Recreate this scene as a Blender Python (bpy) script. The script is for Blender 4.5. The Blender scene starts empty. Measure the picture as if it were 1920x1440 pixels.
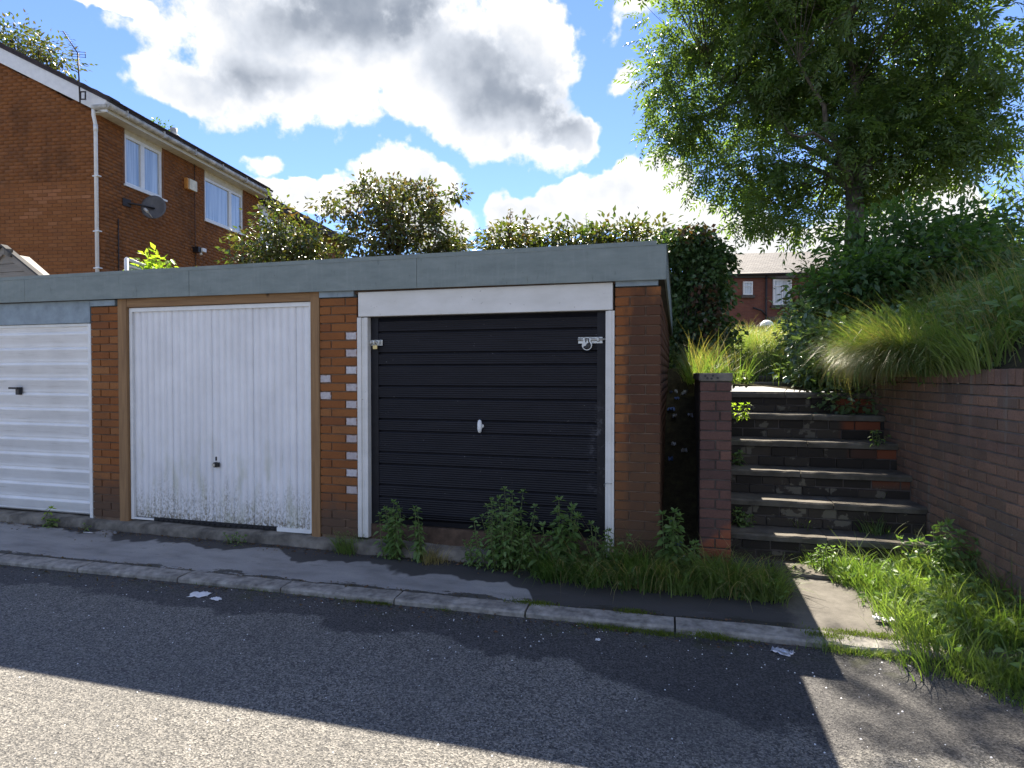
import bpy, bmesh, math, random
import numpy as np
from mathutils import Vector, Matrix
random.seed(7); rng = np.random.default_rng(7)
sc = bpy.context.scene
col = sc.collection
R = math.radians

# ------------------------------------------------------------------ camera, sky, sun
FOC = 1140.0; YAW = R(15.4); PITCH = math.atan(20/1140.0); CAM = (0.139, -4.76, 1.6)
cam = bpy.data.cameras.new('camera'); camo = bpy.data.objects.new('camera', cam); col.objects.link(camo)
camo.location = CAM; camo.rotation_euler = (R(90)-PITCH, 0, YAW)
cam.lens = 36*FOC/1920; cam.sensor_width = 36; cam.clip_end = 2000; cam.clip_start = 0.02
sc.camera = camo
sc.view_settings.view_transform = 'Standard'; sc.view_settings.look = 'None'
sc.view_settings.gamma = 1; sc.view_settings.use_curve_mapping = False
EXPO = 1.84
sc.view_settings.exposure = EXPO
SUN = Vector((-0.287, 0.879, 1.0)).normalized()
EL = math.asin(SUN.z); AZ = math.atan2(SUN.x, SUN.y)
sl = bpy.data.lights.new('sun', 'SUN'); sl.energy = 5.0; sl.angle = R(0.5); sl.color = (1.0, 0.90, 0.76)
so = bpy.data.objects.new('sun', sl); col.objects.link(so)
so.rotation_euler = (-SUN).to_track_quat('-Z', 'Y').to_euler(); so.location = (-10, 30, 30)

def ray(px, py):
    x = (px-960)/FOC; y = (720-py)/FOC
    fw = math.cos(PITCH)+y*math.sin(PITCH); up = y*math.cos(PITCH)-math.sin(PITCH)
    return Vector((x*math.cos(YAW)-fw*math.sin(YAW), x*math.sin(YAW)+fw*math.cos(YAW), up))
def at(px, py, x=None, y=None, z=None, d=None):
    """the point of the place seen at a pixel of the photograph, on a plane x=, y=, z= or at depth d"""
    r = ray(px, py)
    if d is not None: t = d
    elif y is not None: t = (y-CAM[1])/r.y
    elif z is not None: t = (z-CAM[2])/r.z
    else: t = (x-CAM[0])/r.x
    return Vector(CAM)+t*r

# world -----------------------------------------------------------------
W = bpy.data.worlds.new('World'); sc.world = W; W.use_nodes = True
class NT:
    def __init__(s, tree): s.t = tree; s.n = tree.nodes; s.l = tree.links; s.n.clear()
    def new(s, typ, ins=None, **kw):
        n = s.n.new(typ)
        for k, v in kw.items(): setattr(n, k, v)
        for k, v in (ins or {}).items():
            if isinstance(v, bpy.types.NodeSocket): s.l.new(v, n.inputs[k])
            elif v is not None: n.inputs[k].default_value = v
        return n
    def m(s, op, a, b=None, c=None, clamp=False):
        n = s.new('ShaderNodeMath', {0: a, 1: b, 2: c}, operation=op); n.use_clamp = clamp; return n.outputs[0]
    def vm(s, op, a, b=None, out=0):
        n = s.new('ShaderNodeVectorMath', {0: a, 1: b}, operation=op); return n.outputs[out]
    def noise(s, vec, scale, detail=4, rough=.55, dist=0, out=0):
        n = s.new('ShaderNodeTexNoise', {'Vector': vec, 'Scale': scale, 'Detail': detail, 'Roughness': rough, 'Distortion': dist}); return n.outputs[out]
    def ss(s, x, lo, hi, a=0., b=1.):
        n = s.new('ShaderNodeMapRange', {'Value': x, 'From Min': lo, 'From Max': hi, 'To Min': a, 'To Max': b}, interpolation_type='SMOOTHSTEP'); return n.outputs[0]
    def lin(s, x, lo, hi, a=0., b=1.):
        n = s.new('ShaderNodeMapRange', {'Value': x, 'From Min': lo, 'From Max': hi, 'To Min': a, 'To Max': b}); return n.outputs[0]
    def mix(s, f, a, b, blend='MIX'):
        n = s.n.new('ShaderNodeMix'); n.data_type = 'RGBA'; n.blend_type = blend; n.clamp_factor = True
        for i, v in ((0, f), (6, a), (7, b)):
            if isinstance(v, bpy.types.NodeSocket): s.l.new(v, n.inputs[i])
            elif i == 0: n.inputs[i].default_value = v
            else: n.inputs[i].default_value = (*v[:3], 1)
        return n.outputs[2]
    def ramp(s, f, stops):
        n = s.new('ShaderNodeValToRGB', {0: f}); e = n.color_ramp.elements
        while len(e) < len(stops): e.new(.5)
        for k, (p, c) in zip(e, stops): k.position = p; k.color = (*c, 1)
        return n.outputs[0]

w = NT(W.node_tree)
SKY = w.new('ShaderNodeTexSky', sky_type='NISHITA', sun_disc=False)
SKY.sun_elevation = EL; SKY.sun_rotation = AZ; SKY.air_density = 1.0; SKY.dust_density = 0.0; SKY.ozone_density = 4.0; SKY.altitude = 50
SKYS = 0.064
dirv = w.new('ShaderNodeTexCoord').outputs['Generated']
# wind-torn edges: bend the direction by noise before measuring the cloud bodies
n1 = w.noise(dirv, 5.0, 5, .6, out=1); n1 = w.vm('SUBTRACT', n1, (.5, .5, .5))
n1s = w.new('ShaderNodeVectorMath', {0: n1, 3: .17}, operation='SCALE').outputs[0]
dw = w.vm('ADD', dirv, n1s)
def blob(px, py, rx, ry, rot=0, src=None, k=1.):
    c = ray(px, py).normalized()
    r_ = (ray(px+5, py)-ray(px, py)); r_ = (r_-c*r_.dot(c)).normalized(); u_ = c.cross(r_)
    if u_.z < 0: u_ = -u_
    sx = rx/FOC*ray(px, py).normalized().dot(ray(960, 720).normalized()); sy = ry/rx*sx
    ca, sa = math.cos(R(rot)), math.sin(R(rot))
    a = (r_*ca+u_*sa)/sx; b = (-r_*sa+u_*ca)/sy
    s_ = src or dw
    x = w.vm('DOT_PRODUCT', s_, tuple(a), 1); y = w.vm('DOT_PRODUCT', s_, tuple(b), 1); z = w.vm('DOT_PRODUCT', s_, tuple(c), 1)
    z = w.m('MULTIPLY', w.m('MINIMUM', z, 0.), 30.)
    L = w.vm('LENGTH', w.new('ShaderNodeCombineXYZ', {0: x, 1: y, 2: z}).outputs[0], None, 1)
    q = w.m('SUBTRACT', 1., L)
    return q if k == 1. else w.m('MULTIPLY', q, k)
def allmax(L):
    o = L[0]
    for q in L[1:]: o = w.m('SMOOTH_MAX', o, q, .12)
    return o
big = allmax([blob(600, 85, 330, 165, -4), blob(860, 175, 270, 120, -20), blob(350, 130, 120, 66, -14), blob(990, 80, 95, 110, 0), blob(700, -120, 370, 200, 0), blob(1060, 235, 80, 45, -20)])
low = allmax([blob(1225, 350, 100, 75, 0), blob(1110, 375, 150, 60, 14), blob(1300, 410, 140, 60, -10), blob(985, 415, 80, 55, 0), blob(760, 375, 110, 75, -20), blob(830, 430, 80, 60, 0),
              blob(560, 365, 110, 38, -4), blob(185, -12, 100, 30, 0), blob(1220, 0, 95, 36, 30, k=.32), blob(1150, 158, 44, 24, 20, k=.26), blob(490, 305, 34, 18, 0, k=.28), blob(1160, 60, 40, 18, 50, k=.22), blob(1480, 470, 190, 60, 0), blob(1720, 420, 130, 70, 0)])
# the rest of the sky carries the same broken cumulus
gen = w.noise(w.vm('MULTIPLY', dw, (1, 1, 1.8)), 1.7, 2, .5)
away = w.m('SUBTRACT', 1., w.ss(w.vm('DOT_PRODUCT', dirv, tuple(ray(960, 420).normalized()), 1), .40, .66))
gen = w.m('SUBTRACT', w.m('MULTIPLY', w.m('SUBTRACT', gen, .52), 3.), w.m('MULTIPLY', w.m('SUBTRACT', 1., away), 4.))
body = w.m('MAXIMUM', w.m('MAXIMUM', big, low), gen)
n2 = w.noise(dirv, 7, 10, .62); n2c = w.m('SUBTRACT', n2, .5)
n3 = w.noise(dirv, 22, 7, .6); n3c = w.m('SUBTRACT', n3, .5)
D = w.m('ADD', w.m('ADD', body, w.m('MULTIPLY', n2c, 1.1)), w.m('MULTIPLY', n3c, .5))
alpha = w.ss(D, .0, .2)
# relief: the same noise sampled a little towards the sun
n2r = w.noise(dirv, 6, 6, .5); n2b = w.noise(w.vm('ADD', dirv, tuple(SUN*.03)), 6, 6, .5)
rel = w.m('MULTIPLY', w.m('SUBTRACT', n2r, n2b), 4.0)
thick = w.ss(D, .05, .50)
dark = w.ss(allmax([blob(700, 0, 260, 130, 0), blob(960, 180, 200, 100, -15, k=.55), blob(500, 120, 160, 60, -10, k=.5), blob(700, -200, 500, 220)]), -.15, .75)
dark = w.m('MAXIMUM', dark, w.m('MULTIPLY', away, .5))
shade = w.m('MULTIPLY', thick, w.m('ADD', .13, w.m('MULTIPLY', dark, .60)), clamp=True)
shade = w.m('ADD', shade, w.m('MULTIPLY', rel, w.m('ADD', .25, w.m('MULTIPLY', dark, .25))), clamp=True)
ccol = w.ramp(shade, [(0, (1.02, 1.0, .97)), (.3, (.62, .66, .73)), (.6, (.33, .37, .44)), (1, (.15, .19, .26))])
bg1 = w.new('ShaderNodeBackground', {'Color': w.mix(1., SKY.outputs[0], (.78, .80, 1.0), 'MULTIPLY'), 'Strength': SKYS})
bg2 = w.new('ShaderNodeBackground', {'Color': ccol, 'Strength': .345})
mx = w.new('ShaderNodeMixShader', {0: alpha, 1: bg1.outputs[0], 2: bg2.outputs[0]})
w.new('ShaderNodeOutputWorld', {'Surface': mx.outputs[0]})

# ------------------------------------------------------------------ tags and meshes
def tag(o, label=None, cat=None, group=None, kind=None):
    if label: o['label'] = label
    if cat: o['category'] = cat
    if group: o['group'] = group
    if kind: o['kind'] = kind
    return o
def empty(name, loc, label, cat, group=None):
    o = bpy.data.objects.new(name, None); col.objects.link(o); o.location = loc; o.empty_display_size = .1
    tag(o, label, cat, group); return o
def link(name, me, parent=None, mats=None):
    if mats:
        for m_ in (mats if isinstance(mats, (list, tuple)) else [mats]): me.materials.append(m_)
    o = bpy.data.objects.new(name, me); col.objects.link(o)
    if parent:
        o.parent = parent
        q = parent; off = Vector()
        while q: off += q.location; q = q.parent
        o.location = -off
    return o
def np_mesh(name, V, F, smooth=False):
    V = np.asarray(V, dtype=np.float32).reshape(-1, 3); F = np.asarray(F, dtype=np.int32)
    me = bpy.data.meshes.new(name); k = F.shape[1]
    me.vertices.add(len(V)); me.vertices.foreach_set('co', V.ravel())
    me.loops.add(F.size); me.loops.foreach_set('vertex_index', F.ravel())
    me.polygons.add(len(F)); me.polygons.foreach_set('loop_start', np.arange(len(F), dtype=np.int32)*k)
    if smooth: me.polygons.foreach_set('use_smooth', np.ones(len(F), dtype=bool))
    me.update(calc_edges=True); return me
class MB:
    """collects boxes, tubes and prisms; done() links them as one mesh object"""
    def __init__(s): s.b = bmesh.new()
    def box(s, a, b, mat=0, bev=0, M=None):
        x0, y0, z0 = a; x1, y1, z1 = b
        vs = [s.b.verts.new(p) for p in ((x0,y0,z0),(x1,y0,z0),(x1,y1,z0),(x0,y1,z0),(x0,y0,z1),(x1,y0,z1),(x1,y1,z1),(x0,y1,z1))]
        fs = [s.b.faces.new([vs[i] for i in q]) for q in ((3,2,1,0),(4,5,6,7),(0,1,5,4),(1,2,6,5),(2,3,7,6),(3,0,4,7))]
        for f in fs: f.material_index = mat
        if bev:
            es = list({e for f in fs for e in f.edges})
            r = bmesh.ops.bevel(s.b, geom=es, offset=bev, segments=1, affect='EDGES', profile=.5)
            for f in r['faces']: f.material_index = mat
            vs = list({v for f in fs if f.is_valid for v in f.verts} | set(r['verts']))
        if M is not None: bmesh.ops.transform(s.b, matrix=M, verts=vs)
        return vs
    def prism(s, pts, ax, lo, hi, mat=0):
        """pts: closed outline in the two other axes; extruded along ax"""
        def mk(p, t): return (t, p[0], p[1]) if ax == 0 else (p[0], t, p[1]) if ax == 1 else (p[0], p[1], t)
        A = [s.b.verts.new(mk(p, lo)) for p in pts]; B = [s.b.verts.new(mk(p, hi)) for p in pts]; n = len(pts)
        fs = [s.b.faces.new(A), s.b.faces.new(B[::-1])]
        for i in range(n): fs.append(s.b.faces.new([A[i], B[i], B[(i+1) % n], A[(i+1) % n]]))
        for f in fs: f.material_index = mat
        bmesh.ops.recalc_face_normals(s.b, faces=fs)
        return A+B
    def tube(s, pts, rad, n=8, mat=0, cap=True):
        pts = [Vector(p) for p in pts]; rr = rad if isinstance(rad, (list, tuple)) else [rad]*len(pts); rings = []
        ref = Vector((.31, .47, .83)).normalized()
        for i, p in enumerate(pts):
            t = (pts[min(i+1, len(pts)-1)]-pts[max(i-1, 0)]).normalized()
            a = t.cross(ref).normalized(); b = t.cross(a)
            rings.append([s.b.verts.new(p+(a*math.cos(2*math.pi*k/n)+b*math.sin(2*math.pi*k/n))*rr[i]) for k in range(n)])
        for A, B in zip(rings, rings[1:]):
            for k in range(n):
                f = s.b.faces.new([A[k], A[(k+1) % n], B[(k+1) % n], B[k]]); f.smooth = True; f.material_index = mat
        if cap:
            for q in (rings[0][::-1], rings[-1]): s.b.faces.new(q).material_index = mat
    def poly(s, pts, mat=0):
        f = s.b.faces.new([s.b.verts.new(p) for p in pts]); f.material_index = mat; return f
    def done(s, name, mats, parent=None, fix=True):
        if fix: bmesh.ops.recalc_face_normals(s.b, faces=s.b.faces)
        me = bpy.data.meshes.new(name); s.b.to_mesh(me); s.b.free()
        return link(name, me, parent, mats)

# ------------------------------------------------------------------ materials
def mat(name):
    m_ = bpy.data.materials.new(name); m_.use_nodes = True; t = NT(m_.node_tree)
    pos = t.new('ShaderNodeNewGeometry').outputs['Position']; return m_, t, pos
def fin(t, colr, rough=.8, bump=None, bs=.3, bd=.01, metal=0, spec=.4, **kw):
    p = t.new('ShaderNodeBsdfPrincipled', {'Roughness': rough, 'Metallic': metal, 'Specular IOR Level': spec})
    if isinstance(colr, bpy.types.NodeSocket): t.l.new(colr, p.inputs['Base Color'])
    else: p.inputs['Base Color'].default_value = (*colr, 1)
    for k, v in kw.items(): p.inputs[k.replace('_', ' ')].default_value = v
    if bump is not None:
        b = t.new('ShaderNodeBump', {'Height': bump, 'Strength': bs, 'Distance': bd}); t.l.new(b.outputs[0], p.inputs['Normal'])
    t.new('ShaderNodeOutputMaterial', {'Surface': p.outputs[0]}); return p
def simple(name, c, rough=.6, metal=0, var=.15, sc_=9, bs=.15, spec=.4):
    m_, t, pos = mat(name)
    n = t.noise(pos, sc_, 6, .6); c2 = tuple(q*(1-var*1.6) for q in c); c3 = tuple(min(1, q*(1+var)) for q in c)
    fin(t, t.ramp(n, [(.3, c2), (.7, c3)]), rough, t.noise(pos, sc_*14, 3), bs, .004, metal, spec); return m_

def brick_mat(name, cols, island, stain=None, dirt=.5, tex=1.0):
    m_, t, pos = mat(name)
    if island: rnd = t.new('ShaderNodeNewGeometry').outputs['Random Per Island']
    else: rnd = t.new('ShaderNodeObjectInfo').outputs['Random']
    n = len(cols); c = t.ramp(rnd, [(i/(n-1), cc) for i, cc in enumerate(cols)])
    fine = t.noise(pos, 90, 5, .65); c = t.mix(t.ss(fine, .35, .75, 0, .55), c, tuple(q*.55 for q in cols[n//2]))
    big_ = t.noise(pos, 3.2, 5, .6); c = t.mix(t.ss(big_, .42, .72, 0, dirt), c, (.055, .038, .03))
    if stain: c = stain(t, pos, c)
    h = t.m('ADD', fine, t.m('MULTIPLY', t.noise(pos, 320, 2), .5))
    fin(t, c, .9, h, .5*tex, .004, spec=.2); return m_
def sep(t, pos): n = t.new('ShaderNodeSeparateXYZ', {0: pos}); return n.outputs
OR = [(.23, .082, .028), (.29, .115, .038), (.25, .092, .030), (.32, .14, .052), (.21, .074, .028)]
def garage_stain(t, pos, c):
    X, Y, Z = sep(t, pos)
    n = t.noise(t.vm('MULTIPLY', pos, (1, 1, .35)), 7, 5, .6); nn = t.m('SUBTRACT', n, .5)
    # soot on the right-hand pier, clear of a strip at the door side
    s1 = t.ss(t.m('ADD', X, t.m('MULTIPLY', nn, .35)), -.30, -.20)
    s1 = t.m('MULTIPLY', s1, t.ss(t.m('ADD', Z, t.m('MULTIPLY', nn, .8)), 2.32, 2.12))
    c = t.mix(t.m('MULTIPLY', s1, .82), c, (.060, .034, .025))
    s2 = t.ss(t.m('ADD', Z, t.m('MULTIPLY', nn, .35)), .62, .30)
    c = t.mix(t.m('MULTIPLY', s2, .85), c, (.085, .062, .046))
    s3 = t.m('MULTIPLY', t.ss(X, -.5, -.35), t.ss(t.m('ADD', Z, t.m('MULTIPLY', nn, 1.0)), 1.25, .85))
    c = t.mix(t.m('MULTIPLY', s3, .6), c, (.11, .062, .034))
    return c
M = {}
M['brick'] = brick_mat('orange_brick', OR, False, garage_stain, .25)
M['brick_s'] = brick_mat('orange_brick_run', OR, True, garage_stain, .25)
BR = [(.21, .135, .095), (.27, .155, .105), (.17, .12, .09), (.31, .18, .12), (.23, .14, .105)]
def wall_stain(t, pos, c):
    X, Y, Z = sep(t, pos)
    v = t.noise(t.vm('MULTIPLY', pos, (7, 7, .5)), 1.6, 6, .65); c = t.mix(t.ss(v, .55, .72, 0, .7), c, (.21, .19, .16))
    v2 = t.noise(t.vm('ADD', t.vm('MULTIPLY', pos, (5, 5, .4)), (4, 2, 9)), 1.6, 6, .65); c = t.mix(t.ss(v2, .56, .72, 0, .65), c, (.08, .065, .055))
    return t.mix(t.ss(t.noise(pos, 18, 5, .7), .66, .70, 0, .6), c, (.30, .28, .24))
M['rbrick'] = brick_mat('brown_brick', BR, False, wall_stain, .35)
M['rbrick_s'] = brick_mat('brown_brick_run', BR, True, None, .5)
def stub_stain(t, pos, c):
    X, Y, Z = sep(t, pos); nn = t.m('SUBTRACT', t.noise(pos, 6, 5, .6), .5)
    s = t.ss(t.m('ADD', t.m('SUBTRACT', Z, t.m('MULTIPLY', X, .8)), t.m('MULTIPLY', nn, .35)), .10, -.02)
    return t.mix(s, c, (.25, .085, .045))
PB = [(.10, .058, .050), (.14, .075, .060), (.088, .054, .050), (.17, .09, .068)]
M['pbrick'] = brick_mat('dark_purple_brick', PB, False, stub_stain, .45)
HB = [(.25, .098, .032), (.285, .113, .038), (.23, .087, .030), (.265, .103, .035), (.30, .125, .048), (.24, .093, .030)]
def house_stain(t, pos, c):
    X, Y, Z = sep(t, pos)
    s = t.ss(t.m('ADD', t.noise(t.vm('MULTIPLY', pos, (1, 1, .4)), 1.4, 5, .65), 0), .52, .68, 0, .6)
    return t.mix(s, c, (.10, .045, .02))
M['hbrick'] = brick_mat('house_brick', HB, False, None, .2)
M['hbrick_s'] = brick_mat('house_brick_run', HB, True, house_stain, .35)
M['hbrick_pale'] = brick_mat('house_brick_pale', [(.36, .15, .065), (.31, .13, .05), (.38, .17, .08)], False, None, .1)
M['mortar'] = simple('mortar', (.17, .115, .08), .95, var=.3)
M['mortar_wall'] = simple('mortar_wall', (.20, .175, .145), .95, var=.3)
M['mortar_dark'] = simple('mortar_dark', (.10, .085, .075), .95, var=.3)
M['mortar_house'] = simple('mortar_house', (.20, .095, .05), .95, var=.2)
def painted():
    m_, t, pos = mat('white_painted_brick')
    oc = t.new('ShaderNodeTexCoord').outputs['Object']; x, y, z = sep(t, oc)
    ax = t.m('ABSOLUTE', x); az = t.m('ABSOLUTE', z); nn = t.m('SUBTRACT', t.noise(pos, 40, 5, .65), .5)
    d = t.m('MAXIMUM', t.m('MULTIPLY', ax, 18.), t.m('MULTIPLY', az, 29.))
    k = t.ss(t.m('ADD', d, t.m('MULTIPLY', nn, .75)), 1.0, .80)
    k = t.m('MULTIPLY', k, t.ss(t.noise(pos, 25, 6, .7), .25, .42, .35, 1))
    k = t.m('MULTIPLY', k, t.lin(t.new('ShaderNodeObjectInfo').outputs['Random'], 0, 1, .62, 1.)); c = t.mix(k, (.22, .085, .03), t.ramp(t.noise(pos, 30, 4), [(.3, (.40, .39, .41)), (.7, (.60, .59, .60))]))
    fin(t, c, .8, t.noise(pos, 90, 4), .4, .003); return m_
M['brick_painted'] = painted()
def fascia():
    m_, t, pos = mat('grey_fascia')
    n = t.noise(t.vm('MULTIPLY', pos, (1.2, 1, 4)), 3, 7, .7); n2_ = t.noise(t.vm('MULTIPLY', pos, (14, 14, 1.2)), 2.5, 5, .65)
    c = t.ramp(n, [(.25, (.135, .165, .160)), (.5, (.18, .215, .205)), (.8, (.235, .27, .255))])
    c = t.mix(t.ss(n2_, .5, .78, 0, .28), c, (.30, .33, .31))
    c = t.mix(t.ss(t.noise(t.vm('MULTIPLY', pos, (9, 9, 2)), 3, 6, .7), .60, .72, 0, .55), c, (.075, .095, .085))
    c = t.mix(t.ss(t.noise(pos, 26, 5, .7), .68, .74, 0, .6), c, (.06, .06, .05))
    fin(t, c, .55, n, .1, .003, 0, .4); return m_
M['fascia'] = fascia()
M['cap'] = simple('blue_grey_paint', (.24, .30, .34), .6, var=.15)
M['felt'] = simple('roof_felt', (.07, .07, .07), .95)
def white_door(name, base, streak, bottom, vert=True):
    m_, t, pos = mat(name); X, Y, Z = sep(t, pos)
    n = t.noise(pos, 2.2, 6, .6); c = t.ramp(n, [(.3, tuple(q*.86 for q in base)), (.65, base)])
    st = t.noise(t.vm('MULTIPLY', pos, (16, 1, .9) if vert else (1.2, 1, 22)), 2, 6, .65)
    c = t.mix(t.ss(st, .50, .78, 0, streak), c, (.42, .41, .38))
    if bottom:
        fl = t.noise(t.vm('MULTIPLY', pos, (30, 1, 14)), 2, 7, .75)
        hgt = t.ss(t.m('ADD', Z, t.m('MULTIPLY', t.m('SUBTRACT', t.noise(t.vm('MULTIPLY', pos, (5, 1, .6)), 2, 5), .5), .75)), .62, .16)
        c = t.mix(t.m('MULTIPLY', hgt, t.ss(fl, .42, .62)), c, (.24, .22, .15))
        c = t.mix(t.m('MULTIPLY', t.ss(Z, .30, .16), t.ss(t.noise(pos, 38, 5, .7), .48, .58)), c, (.10, .08, .05))
        al = t.m('MULTIPLY', t.ss(Z, 1.25, .6), t.ss(t.noise(t.vm('MULTIPLY', pos, (3, 1, 1)), 2.3, 4), .5, .72, 0, .45))
        c = t.mix(al, c, (.46, .47, .33))
    fin(t, c, .42, t.noise(pos, 60, 3), .06, .002, spec=.45); return m_
M['door_white'] = white_door('white_ribbed_steel', (.80, .80, .81), .22, True)
M['door_white3'] = white_door('white_weathered_steel', (.82, .83, .84), .5, False, False)
def black():
    m_, t, pos = mat('black_door_paint'); X, Y, Z = sep(t, pos)
    n = t.noise(t.vm('MULTIPLY', pos, (1.2, 1, 9)), 2.5, 6, .65)
    c = t.ramp(n, [(.3, (.0045, .0045, .0075)), (.75, (.011, .011, .016))])
    d = t.m('MULTIPLY', t.ss(X, -.62, -.42), t.ss(t.m('ABSOLUTE', t.m('SUBTRACT', Z, .95)), .65, .1))
    c = t.mix(t.m('MULTIPLY', d, t.ss(t.noise(pos, 14, 6, .7), .5, .7)), c, (.10, .10, .11))
    sp = t.ss(t.noise(pos, 55, 3, .5), .74, .78); c = t.mix(sp, c, (.2, .2, .2))
    fin(t, c, .5, t.noise(pos, 30, 5), .12, .003, spec=.28); return m_
M['black'] = black()
def offwhite():
    m_, t, pos = mat('off_white_paint')
    n = t.noise(t.vm('MULTIPLY', pos, (1, 1, 2.5)), 3, 6, .6); c = t.ramp(n, [(.3, (.60, .59, .55)), (.7, (.72, .71, .68))])
    c = t.mix(t.ss(t.noise(pos, 26, 6, .7), .64, .72), c, (.16, .13, .10))
    fin(t, c, .6, t.noise(pos, 20, 5), .15, .003); return m_
M['offwhite'] = offwhite()
def wood(name, base, dk, vert):
    m_, t, pos = mat(name)
    v = t.vm('MULTIPLY', pos, (22, 22, 1.2) if vert else (1.2, 22, 22))
    n = t.noise(v, 1.6, 6, .6, .6); c = t.ramp(n, [(.3, dk), (.7, base)])
    k = t.new('ShaderNodeTexVoronoi', {'Vector': t.vm('MULTIPLY', pos, (2.2, 1, 1.1)), 'Scale': 1.3}, feature='F1').outputs[0]
    c = t.mix(t.ss(k, .09, .03), c, (.06, .03, .015)); fin(t, c, .75, n, .25, .004); return m_
M['timber_v'] = wood('tan_timber_upright', (.31, .185, .085), (.19, .105, .048), True)
M['timber_h'] = wood('tan_timber_header', (.31, .185, .085), (.19, .105, .048), False)
M['shed_wood'] = wood('grey_shed_boards', (.30, .27, .23), (.20, .18, .15), False)
M['pvc'] = simple('white_pvc', (.74, .75, .74), .35, var=.06, spec=.5)
M['pvc_dirty'] = simple('dirty_white_pvc', (.50, .49, .45), .5, var=.35, sc_=5)
M['soffit'] = simple('cream_soffit', (.60, .57, .48), .7, var=.1)
M['steel'] = simple('galvanised_steel', (.50, .50, .48), .35, .8, var=.25, sc_=30)
M['brass'] = simple('brass', (.52, .40, .18), .35, .8)
M['plastic_black'] = simple('black_plastic', (.015, .015, .018), .4)
M['iron'] = simple('dark_iron', (.04, .035, .035), .6, .3)
M['rust'] = simple('rusty_brown_wood', (.10, .065, .045), .9, var=.4)
M['dish'] = simple('grey_dish', (.10, .10, .105), .5)
M['orange'] = simple('orange_plastic', (.62, .27, .06), .5)
M['cream'] = simple('cream_plastic', (.66, .62, .48), .5)
M['tile'] = simple('dark_roof_tile', (.045, .035, .038), .85, var=.35)
M['curtain'] = simple('pale_curtain', (.62, .64, .68), .9, var=.05)
M['white_obj'] = simple('white_paper', (.72, .73, .74), .6, var=.08, sc_=40)
M['foil'] = simple('silver_foil', (.62, .62, .66), .3, .5, var=.3, sc_=50)
M['blue_bag'] = simple('blue_plastic', (.12, .2, .42), .35, var=.3, sc_=20)
def glass():
    m_, t, pos = mat('window_glass'); p = fin(t, t.ramp(t.noise(t.vm('MULTIPLY', pos, (7, 7, .25)), 2.2, 4, .6), [(.35, (.20, .26, .33)), (.6, (.42, .49, .56))]), .04, spec=.9, Metallic=0); p.inputs['Roughness'].default_value = .03
    p.inputs['Coat Weight'].default_value = 1.0; p.inputs['Coat Roughness'].default_value = .02; return m_
M['glass'] = glass()
def asphalt():
    m_, t, pos = mat('asphalt'); X, Y, Z = sep(t, pos)
    nb = t.noise(pos, 1.1, 6, .6); nbc = t.m('SUBTRACT', nb, .5)
    v = t.new('ShaderNodeTexVoronoi', {'Vector': pos, 'Scale': 130.}, feature='F1'); vc = sep(t, v.outputs['Color'])[0]
    f = t.noise(pos, 160, 4, .7); f2 = t.noise(pos, 34, 4, .7)
    g = t.m('ADD', t.m('MULTIPLY', vc, .55), t.m('MULTIPLY', f, .45))
    c = t.ramp(g, [(.22, (.022, .022, .022)), (.42, (.10, .097, .088)), (.62, (.205, .195, .172)), (.85, (.37, .35, .31))])
    c = t.mix(t.ss(f2, .35, .7, 0, .35), c, (.12, .12, .118))
    c = t.mix(t.ss(nb, .40, .62, 0, .25), c, (.085, .084, .08))
    lg = t.noise(pos, .45, 5, .6, .5); c = t.mix(t.ss(lg, .5, .66, 0, .35), c, (.06, .06, .06))
    sp_ = t.ss(t.noise(t.vm('ADD', pos, (3.3, 7.1, 0)), 2.6, 4, .6), .66, .72, 0, .6); c = t.mix(sp_, c, (.035, .035, .036))
    # older, darker dressing along the kerb with a torn edge
    e = t.m('ADD', Y, t.m('MULTIPLY', t.m('SUBTRACT', t.noise(t.vm('MULTIPLY', pos, (1, 1, 1)), 1.35, 7, .62), .5), 1.0))
    e = t.m('SUBTRACT', e, t.m('MULTIPLY', t.ss(X, -1.4, .6), -.42))
    k = t.ss(e, -1.40, -1.33)
    c = t.mix(t.m('MULTIPLY', k, .72), c, t.ramp(g, [(.3, (.018, .018, .021)), (.75, (.055, .055, .058))]))
    gr = t.m('MULTIPLY', t.ss(t.m('ADD', Y, t.m('MULTIPLY', nbc, .5)), -1.22, -1.0), t.ss(t.noise(pos, 5, 5, .7), .5, .62))
    c = t.mix(t.m('MULTIPLY', gr, .6), c, (.045, .05, .02))
    h = t.m('ADD', v.outputs['Distance'], t.m('MULTIPLY', f, .6)); fin(t, c, .82, h, .9, .005, spec=.35); return m_
M['asphalt'] = asphalt()
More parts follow.
